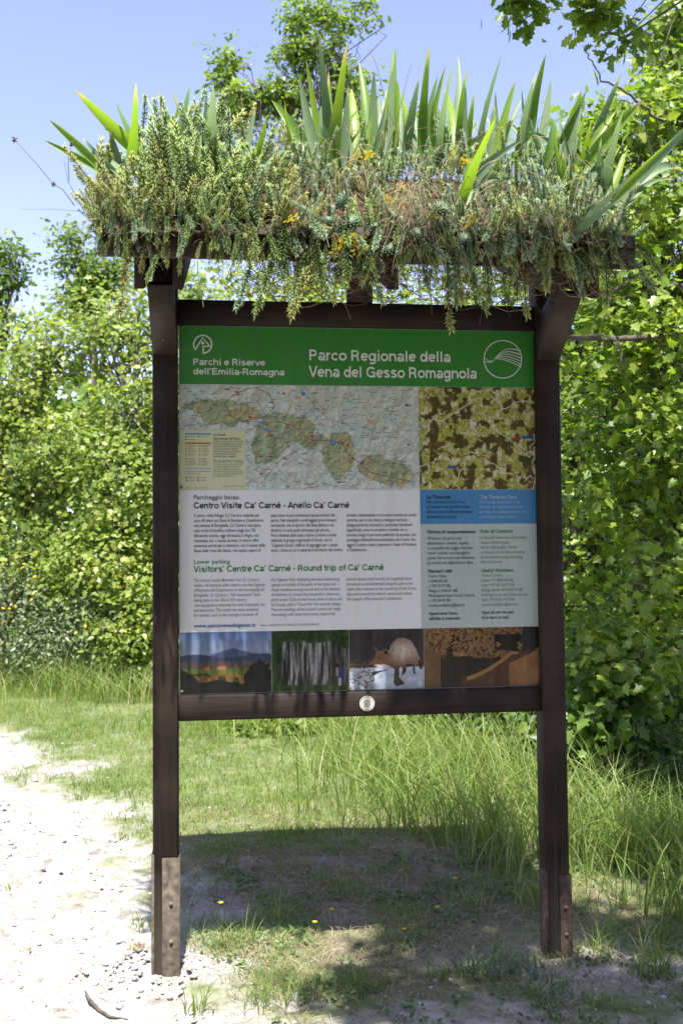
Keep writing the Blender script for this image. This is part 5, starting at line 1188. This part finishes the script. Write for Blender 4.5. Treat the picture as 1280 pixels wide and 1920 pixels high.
for _ in range(420):
    x = rng.uniform(rx0 + .5, rx1 - .03); yl = rng.uniform(-.5, -.12); z = float(roof_top(x, yl)) - .01; k = 5; t = np.linspace(0, 1, k); ln = rng.uniform(.05, .12)
    d = nrm(np.array([rng.normal() * .45, -.15 + rng.normal() * .4, .9])); p = np.array([x, yl, z]) + d * ln * t[:, None] + np.array([rng.normal() * .3, -.3, -.55]) * ln * (t ** 2)[:, None]
    g.tube((BDn[:3, :3] @ p.T).T + BDn[:3, 3], np.linspace(.0016, .0006, k), 3, .25 + .75 * rng.random(), cap=False)
tag(obj('dry_grass', g.mesh('dry_grass', M['straw'])), 'dry straw-coloured grass matted over the roof soil', 'dry grass', None, 'stuff')

# ------------------------------------------------------------------ grass, weeds and stones on the ground
def blades(name, pos, ln, wd, lean, v, mat, rng, seg=3):
    n = len(pos); az = rng.uniform(0, 2 * math.pi, n); d = np.c_[np.cos(az), np.sin(az), np.zeros(n)]; s = np.c_[-np.sin(az), np.cos(az), np.zeros(n)]
    fa = rng.uniform(0, 2 * math.pi, n); s = np.c_[np.cos(fa), np.sin(fa), np.zeros(n)]
    t = np.linspace(0, 1, seg + 1); rows = []
    for tk in t:
        c = pos + d * (ln * lean * tk ** 2)[:, None] + np.array([0, 0, 1.0]) * (ln * tk * (1 - .45 * lean * tk))[:, None]
        if tk < 1:
            w_ = (wd * (1 - tk) ** .6)[:, None]; rows += [c - s * w_ / 2, c + s * w_ / 2]
        else: rows.append(c)
    V = np.stack(rows, 1); k = V.shape[1]; base = (np.arange(n) * k)[:, None, None]
    fq = np.array([[2 * i, 2 * i + 1, 2 * i + 3, 2 * i + 2] for i in range(seg - 1)]); ft = np.array([[2 * seg - 2, 2 * seg - 1, 2 * seg]])
    return mesh_np(name, V.reshape(-1, 3), [(base + fq[None]).reshape(-1, 4), (base + ft[None]).reshape(-1, 3)], M[mat], {'v': np.repeat(np.clip(v, 0, 1), k)})
rng = np.random.default_rng(50)
def scatter(n, x0, x1, y0, y1):
    x = rng.uniform(x0, x1, n); y = rng.uniform(y0, y1, n); return x, y
def groundz(x, y): return height(x, y)
# short turf
x, y = scatter(200000, -6, 3.6, 3.5, 12.5)
dd = path_edge_dist(x, y) + path_noise(x, y) - .08
pr = np.clip(-dd / .35, 0, 1) * np.clip((y - 5.2) / 1.0 + .22, .0, 1) * np.clip(1.9 * noise2(x, y, .38, 3) - .05 + .7 * (noise2(x, y, .1, 5) - .5), .08, 1)
pr = pr * np.clip(1.5 - np.abs(x) * .04, 0, 1)
kp = rng.random(len(x)) < pr; x, y = x[kp], y[kp]
ln = (.035 + .06 * rng.random(len(x))) * (.7 + .8 * noise2(x, y, .8, 2)); 
tag(obj('turf', blades('turf', np.c_[x, y, groundz(x, y) - .005], ln, .0035 + .002 * rng.random(len(x)), .3 + .7 * rng.random(len(x)), .38 + .26 * noise2(x, y, .6, 1) + .15 * rng.normal(size=len(x)), 'grass', rng)),
    'short sunlit turf between the track and the wood', 'grass', None, 'stuff')
# long grass behind the board and by the right post
def dens_long(x, y):
    a = 1.1 * np.exp(-(((x - .72) / .62) ** 2 + ((y - 7.1) / 1.0) ** 2)) + .25 * np.exp(-(((x + .1) / .5) ** 2 + ((y - 8.3) / .5) ** 2)) + np.exp(-(((x - 1.0) / .45) ** 2 + ((y - 6.0) / .9) ** 2)) + 1.1 * np.exp(-(((x - 1.9) / .5) ** 2 + ((y - 5.2) / 1.0) ** 2)) + .9 * np.exp(-(((x + 1.9) / .9) ** 2 + ((y - 10.6) / .5) ** 2)) + .6 * np.exp(-(((x + 3.4) / .8) ** 2 + ((y - 11) / .4) ** 2)) + .5 * np.exp(-(((x + .6) / .7) ** 2 + ((y - 8.9) / .6) ** 2))
    a = a + .8 * np.exp(-(((x - 2.2) / .8) ** 2 + ((y - 6.6) / 1.3) ** 2)) + .9 * np.exp(-(((x - 1.72) / .22) ** 2 + ((y - 4.25) / .3) ** 2))
    return a
x, y = scatter(110000, -4, 3.4, 4.0, 11.2)
kp = rng.random(len(x)) < np.clip(dens_long(x, y) * 1.25, 0, 1) * (.14 + .86 * noise2(x, y, .22, 6) ** 1.4) * np.where(y < 4.9, .7, 1); x, y = x[kp], y[kp]
ln = (.28 + .42 * rng.random(len(x))) * (.6 + .6 * noise2(x, y, .5, 4))
tag(obj('long_grass', blades('long_grass', np.c_[x, y, groundz(x, y) - .01], ln, .0065 + .005 * rng.random(len(x)), .2 + .8 * rng.random(len(x)), .50 + .25 * noise2(x, y, .5, 2) + .16 * rng.normal(size=len(x)), 'grass', rng, 5)),
    'long arching grass between the board and the wood', 'grass', None, 'stuff')
# thin worn grass under and in front of the board
x, y = scatter(60000, -.75, 1.9, 3.3, 5.6)
pr = np.clip(-path_edge_dist(x, y) / .3, 0, 1) * np.clip(.10 + 1.5 * (noise2(x, y, .26, 5) - .36) + .35 * (noise2(x, y, .09, 2) - .5), 0, 1) * np.where(y < 3.62 + .25 * (noise2(x, y, .3, 6) - .5), .12, 1)
kp = rng.random(len(x)) < pr; x, y = x[kp], y[kp]
tag(obj('worn_grass', blades('worn_grass', np.c_[x, y, groundz(x, y) - .004], .02 + .055 * rng.random(len(x)) ** 1.6, .003 + .0015 * rng.random(len(x)), .4 + .8 * rng.random(len(x)), .3 + .55 * rng.random(len(x)) * noise2(x, y, .4, 7) + .1, 'grass', rng)),
    'thin worn grass on the bare soil under the board', 'grass', None, 'stuff')
# dry thatch lying about
x, y = scatter(26000, -1.1, 2.0, 3.35, 6.2)
kp = rng.random(len(x)) < np.clip(-path_edge_dist(x, y) / .25 + .2, .02, 1) * (.2 + .8 * noise2(x, y, .35, 1)); x, y = x[kp], y[kp]
tag(obj('dry_thatch', blades('dry_thatch', np.c_[x, y, groundz(x, y) + .001], .02 + .05 * rng.random(len(x)), .0022 + .0015 * rng.random(len(x)), 1.3 + .6 * rng.random(len(x)), rng.random(len(x)), 'straw', rng)),
    'dry brown grass litter lying on the soil', 'litter', None, 'stuff')
# broad small weeds
x, y = scatter(5200, -.6, 1.8, 3.35, 5.4)
kp = rng.random(len(x)) < np.clip(-path_edge_dist(x, y) / .3, 0, 1) * np.clip(1.6 * (noise2(x, y, .24, 3) - .45), 0, .6); x, y = x[kp], y[kp]
x = np.repeat(x, 5); y = np.repeat(y, 5); pos = np.c_[x + rng.normal(size=len(x)) * .012, y + rng.normal(size=len(x)) * .012, groundz(x, y) + .006 + .02 * rng.random(len(x))]
X, Y, N = leaf_frames(rng, pos, nrm(rng.normal(size=pos.shape) * [1, 1, .2]), 1.0, .4)
tag(obj('ground_weeds', leaves_mesh('ground_weeds', 'ovate', pos, X, Y, N, .010 + .016 * rng.random(len(x)), rng.random(len(x)), M['weed'])), 'low broad-leaved weeds among the worn grass', 'weeds', None, 'stuff')
# single tufts
def tuft(px, py, n, h, sp, label, dryf=.2, group=None, mat='grass'):
    c = G(px, py); p = np.c_[c[0] + rng.normal(size=n).clip(-1.6, 1.6) * sp, c[1] + rng.normal(size=n).clip(-1.6, 1.6) * sp, np.zeros(n)]; p[:, 2] = height(p[:, 0], p[:, 1]) - .005
    v = np.where(rng.random(n) < dryf, .9 + .1 * rng.random(n), .25 + .45 * rng.random(n))
    ob = obj('grass_tuft', blades('grass_tuft', p - np.array([c[0], c[1], 0]), h * (.45 + .7 * rng.random(n)), .0035 + .002 * rng.random(n), .15 + .8 * rng.random(n), v, mat, rng, 5), None, (c[0], c[1], 0))
    tag(ob, label, 'grass tuft', group)
for px, py, n, h, sp, lab in ((425, 1790, 38, .17, .03, 'green grass tuft with a yellow flower right of the left post foot'), (455, 1775, 26, .15, .03, 'grass tuft behind the flowering tuft'), (500, 1880, 46, .16, .045, 'loose grass tuft on the dust in front of the board'), (545, 1850, 30, .10, .04, 'short grass tuft beside the loose tuft on the dust'), (265, 1740, 22, .11, .03, 'grass tuft against the outer side of the left post'), (375, 1898, 26, .13, .03, 'straggling grass tuft by the crack in the track'), (390, 1790, 40, .06, .04, 'brownish dry tuft at the left post foot'), (520, 1730, 16, .22, .03, 'thin tall seeding grass stems in the board shadow'), (1215, 1830, 60, .26, .035, 'bright grass tuft on the bank beyond the right post'), (1125, 1790, 30, .18, .03, 'grass tuft just right of the right post foot'),
                             (930, 1800, 30, .10, .04, 'short tuft in front of the right post'), (830, 1830, 34, .09, .035, 'short tuft on the shaded dust'), (990, 1880, 34, .11, .05, 'grass tuft on the shaded bank in front of the right post'), (1100, 1890, 34, .11, .05, 'grass tuft on the bank corner'), (665, 1850, 24, .13, .03, 'thin tuft in the dappled dust'), (310, 1480, 60, .06, .045, 'low tuft on the track edge behind the left post'), (235, 1570, 40, .05, .032, 'small tuft on the track left of the left post'), (150, 1500, 60, .05, .03, 'small tuft on the track edge further from the post'), (15, 1670, 24, .045, .03, 'lone green tuft out on the white track'), (45, 1795, 10, .035, .015, 'tiny tuft on the white track'), (700, 1640, 50, .08, .04, 'tuft in the deep shade under the board'), (505, 1580, 36, .08, .05, 'tuft at the back edge of the board shadow'), (870, 1700, 50, .14, .06, 'fuller tuft in the shade left of the right post'), (1000, 1700, 50, .22, .06, 'long grass tuft against the right post')):
    tuft(px, py, n, h, sp, lab)
tuft(258, 1790, 140, .035, .018, 'rusty dry moss-like tuft at the outer left post foot', 1.0, None, 'straw')
tuft(455, 1790, 120, .05, .06, 'rusty dry grass patch right of the left post', 1.0, None, 'straw')
def bush(px, py, label, n, h, sp):
    c = G(px, py); root = empty('grey_herb', (c[0], c[1], float(height(c[0], c[1])))); tag(root, label, 'herb')
    for _ in range(n):
        o = np.array([rng.normal() * sp, rng.normal() * sp * .6, -.005]); me = SED['b'][int(rng.integers(6))]
        ob = bpy.data.objects.new('stem', me); link(ob, root); ob.location = o; s = h / .30 * rng.uniform(.6, 1.2); ob.scale = (s * 1.3, s * 1.3, s); ob.rotation_euler = (rng.normal() * .4, rng.normal() * .4, rng.random() * 6)
bush(945, 1830, 'grey-leaved herb on the bank in front of the right post', 46, .10, .08)
bush(1030, 1870, 'grey-leaved herb at the front of the bank', 40, .09, .09)
bush(760, 1770, 'grey-leaved herb in the middle of the board shadow', 30, .06, .08)
# yellow flowers on the ground
for px, py, h_, lab in ((414, 1702, .15, 'yellow flower on a stem in the tuft by the left post'), (622, 1702, .07, 'yellow flower in the board shadow, larger of two'), (590, 1728, .05, 'small yellow flower in the board shadow'), (853, 1643, .06, 'yellow flower in the grass left of the right post'), (757, 1740, .04, 'tiny yellow flower near the grey herb'), (820, 1698, .04, 'tiny yellow flower below the long grass')):
    c = G(px, py + h_ * F / 4.1); z = float(height(c[0], c[1])); root = empty('yellow_flower', (c[0], c[1], z)); tag(root, lab, 'flower')
    g = Geo(); g.tube([(0, 0, 0), (.004, 0, h_ * .5), (0, -.003, h_)], .0012, 4, .4); obj('stem', g.mesh('flower_stem', M['weed']), root)
    g = Geo()
    for s in range(16):
        ph = s * .3927; d = np.array([math.cos(ph), math.sin(ph), .5]); sd_ = np.array([-math.sin(ph), math.cos(ph), 0]) * .0026; c0 = np.array([0, -.003, h_]); g.add([c0, c0 + d * .007 + sd_, c0 + d * .012, c0 + d * .007 - sd_], [[0, 1, 2, 3]], rng.random())
    obj('flower_head', g.mesh('flower_head', M['yellow']), root)
# stones
def ico():
    p = (1 + 5 ** .5) / 2
    V = nrm(np.array([(-1, p, 0), (1, p, 0), (-1, -p, 0), (1, -p, 0), (0, -1, p), (0, 1, p), (0, -1, -p), (0, 1, -p), (p, 0, -1), (p, 0, 1), (-p, 0, -1), (-p, 0, 1)]))
    Fc = np.array([(0, 11, 5), (0, 5, 1), (0, 1, 7), (0, 7, 10), (0, 10, 11), (1, 5, 9), (5, 11, 4), (11, 10, 2), (10, 7, 6), (7, 1, 8), (3, 9, 4), (3, 4, 2), (3, 2, 6), (3, 6, 8), (3, 8, 9), (4, 9, 5), (2, 4, 11), (6, 2, 10), (8, 6, 7), (9, 8, 1)])
    return V, Fc
IV, IF = ico()
x, y = scatter(16000, -3.4, 1.6, 3.2, 8.0)
pm = path_edge_dist(x, y) + .4 * (noise2(x, y, .5, 4) - .5)
kp = rng.random(len(x)) < np.where(pm > 0, .30 + .7 * noise2(x, y, .4, 2) ** 2, np.where(y < 3.75, .25, .05)); x, y = x[kp], y[kp]; n_ = len(x)
sz = .0035 + .010 * rng.random(n_) ** 3
V = IV[None] * (1 + .35 * rng.normal(size=(n_, 12, 1)).clip(-1, 1)) * sz[:, None, None] * (np.array([1, 1, .55]) * (1 + .3 * rng.normal(size=(n_, 1, 3)).clip(-1, 1)))
V = V + np.c_[x, y, groundz(x, y) - .018 * (pm[kp] > 0)][:, None]
tag(obj('gravel', mesh_np('gravel', V.reshape(-1, 3), ((np.arange(n_) * 12)[:, None, None] + IF[None]).reshape(-1, 3), M['stone'])), 'fine chalky gravel strewn over the track', 'gravel', None, 'stuff')
n_ = 260; fx = np.r_[POSTL[0] - .03 + .14 * rng.normal(size=160), POSTR[0] + .12 + .18 * rng.normal(size=100)]; fy = np.r_[POSTL[1] - .08 + .10 * rng.normal(size=160), POSTR[1] - .14 + .1 * rng.normal(size=100)]
sz = .003 + .011 * rng.random(n_) ** 3
V = IV[None] * (1 + .35 * rng.normal(size=(n_, 12, 1)).clip(-1, 1)) * sz[:, None, None] * np.array([1, 1, .6]) + np.c_[fx, fy, groundz(fx, fy) - .008][:, None]
tag(obj('foot_rubble', mesh_np('foot_rubble', V.reshape(-1, 3), ((np.arange(n_) * 12)[:, None, None] + IF[None]).reshape(-1, 3), M['stone'])), 'pale rubble gathered round the feet of the posts', 'rubble', None, 'stuff')
STN = [mesh_np('stone', IV * (1 + .3 * rng.normal(size=(12, 1)).clip(-1, 1)) * [1, .8, .5], IF, M['stone']) for _ in range(5)]
STONES = ((225, 1885, .016, 'rounded pale stone beside the dark root in the track'), (345, 1805, .013, 'pale stone touching the steel foot of the left post'), (260, 1790, .020, 'largest pale stone at the outer foot of the left post'), (240, 1800, .016, 'pale stone a hand away from the outer left post foot'),
  (275, 1812, .014, 'pale stone in front of the left post foot'), (250, 1830, .012, 'small pale stone just in front of the stones at the left post'), (455, 1622, .022, 'pale stone lying in the board shadow near its back edge'), (610, 1658, .014, 'small stone in the middle of the board shadow'), (360, 1690, .012, 'small stone in the shadow right beside the left post'),
  (660, 1918, .014, 'stone in the dappled dust before the board'), (980, 1830, .024, 'flat pale stone in front of the right post foot'), (1150, 1840, .028, 'flat pale stone on the bank beyond the right post'))
TRK = ((180, 1850, .012), (300, 1850, .010), (80, 1625, .016), (140, 1650, .012), (60, 1560, .016), (100, 1720, .012), (30, 1740, .013), (200, 1690, .011), (160, 1760, .010))
for k, (px, py, s, lab) in enumerate(STONES + tuple((*q_, None) for q_ in TRK)):
    c = G(px, py); ob = obj('stone', STN[k % 5], None, (c[0], c[1], float(height(c[0], c[1])) - .012)); ob.scale = (s * 1.3,) * 3; ob.rotation_euler = (0, 0, rng.random() * 6)
    tag(ob, lab or 'small pale stone lying loose out on the white track', 'stone', None if lab else 'loose stones on the track')
# dark twig half buried in the track
pts = [(160, 1868), (168, 1880), (185, 1895), (205, 1905), (240, 1908)]
g = Geo(); g.tube([np.array([*G(a, c)[:2], float(height(*G(a, c)[:2])) + .004 - .004 * k]) for k, (a, c) in enumerate(pts)], [.003, .006, .006, .005, .002], 6)
tag(obj('buried_root', g.mesh('buried_root', M['bark'])), 'dark root poking out of the white track', 'root')
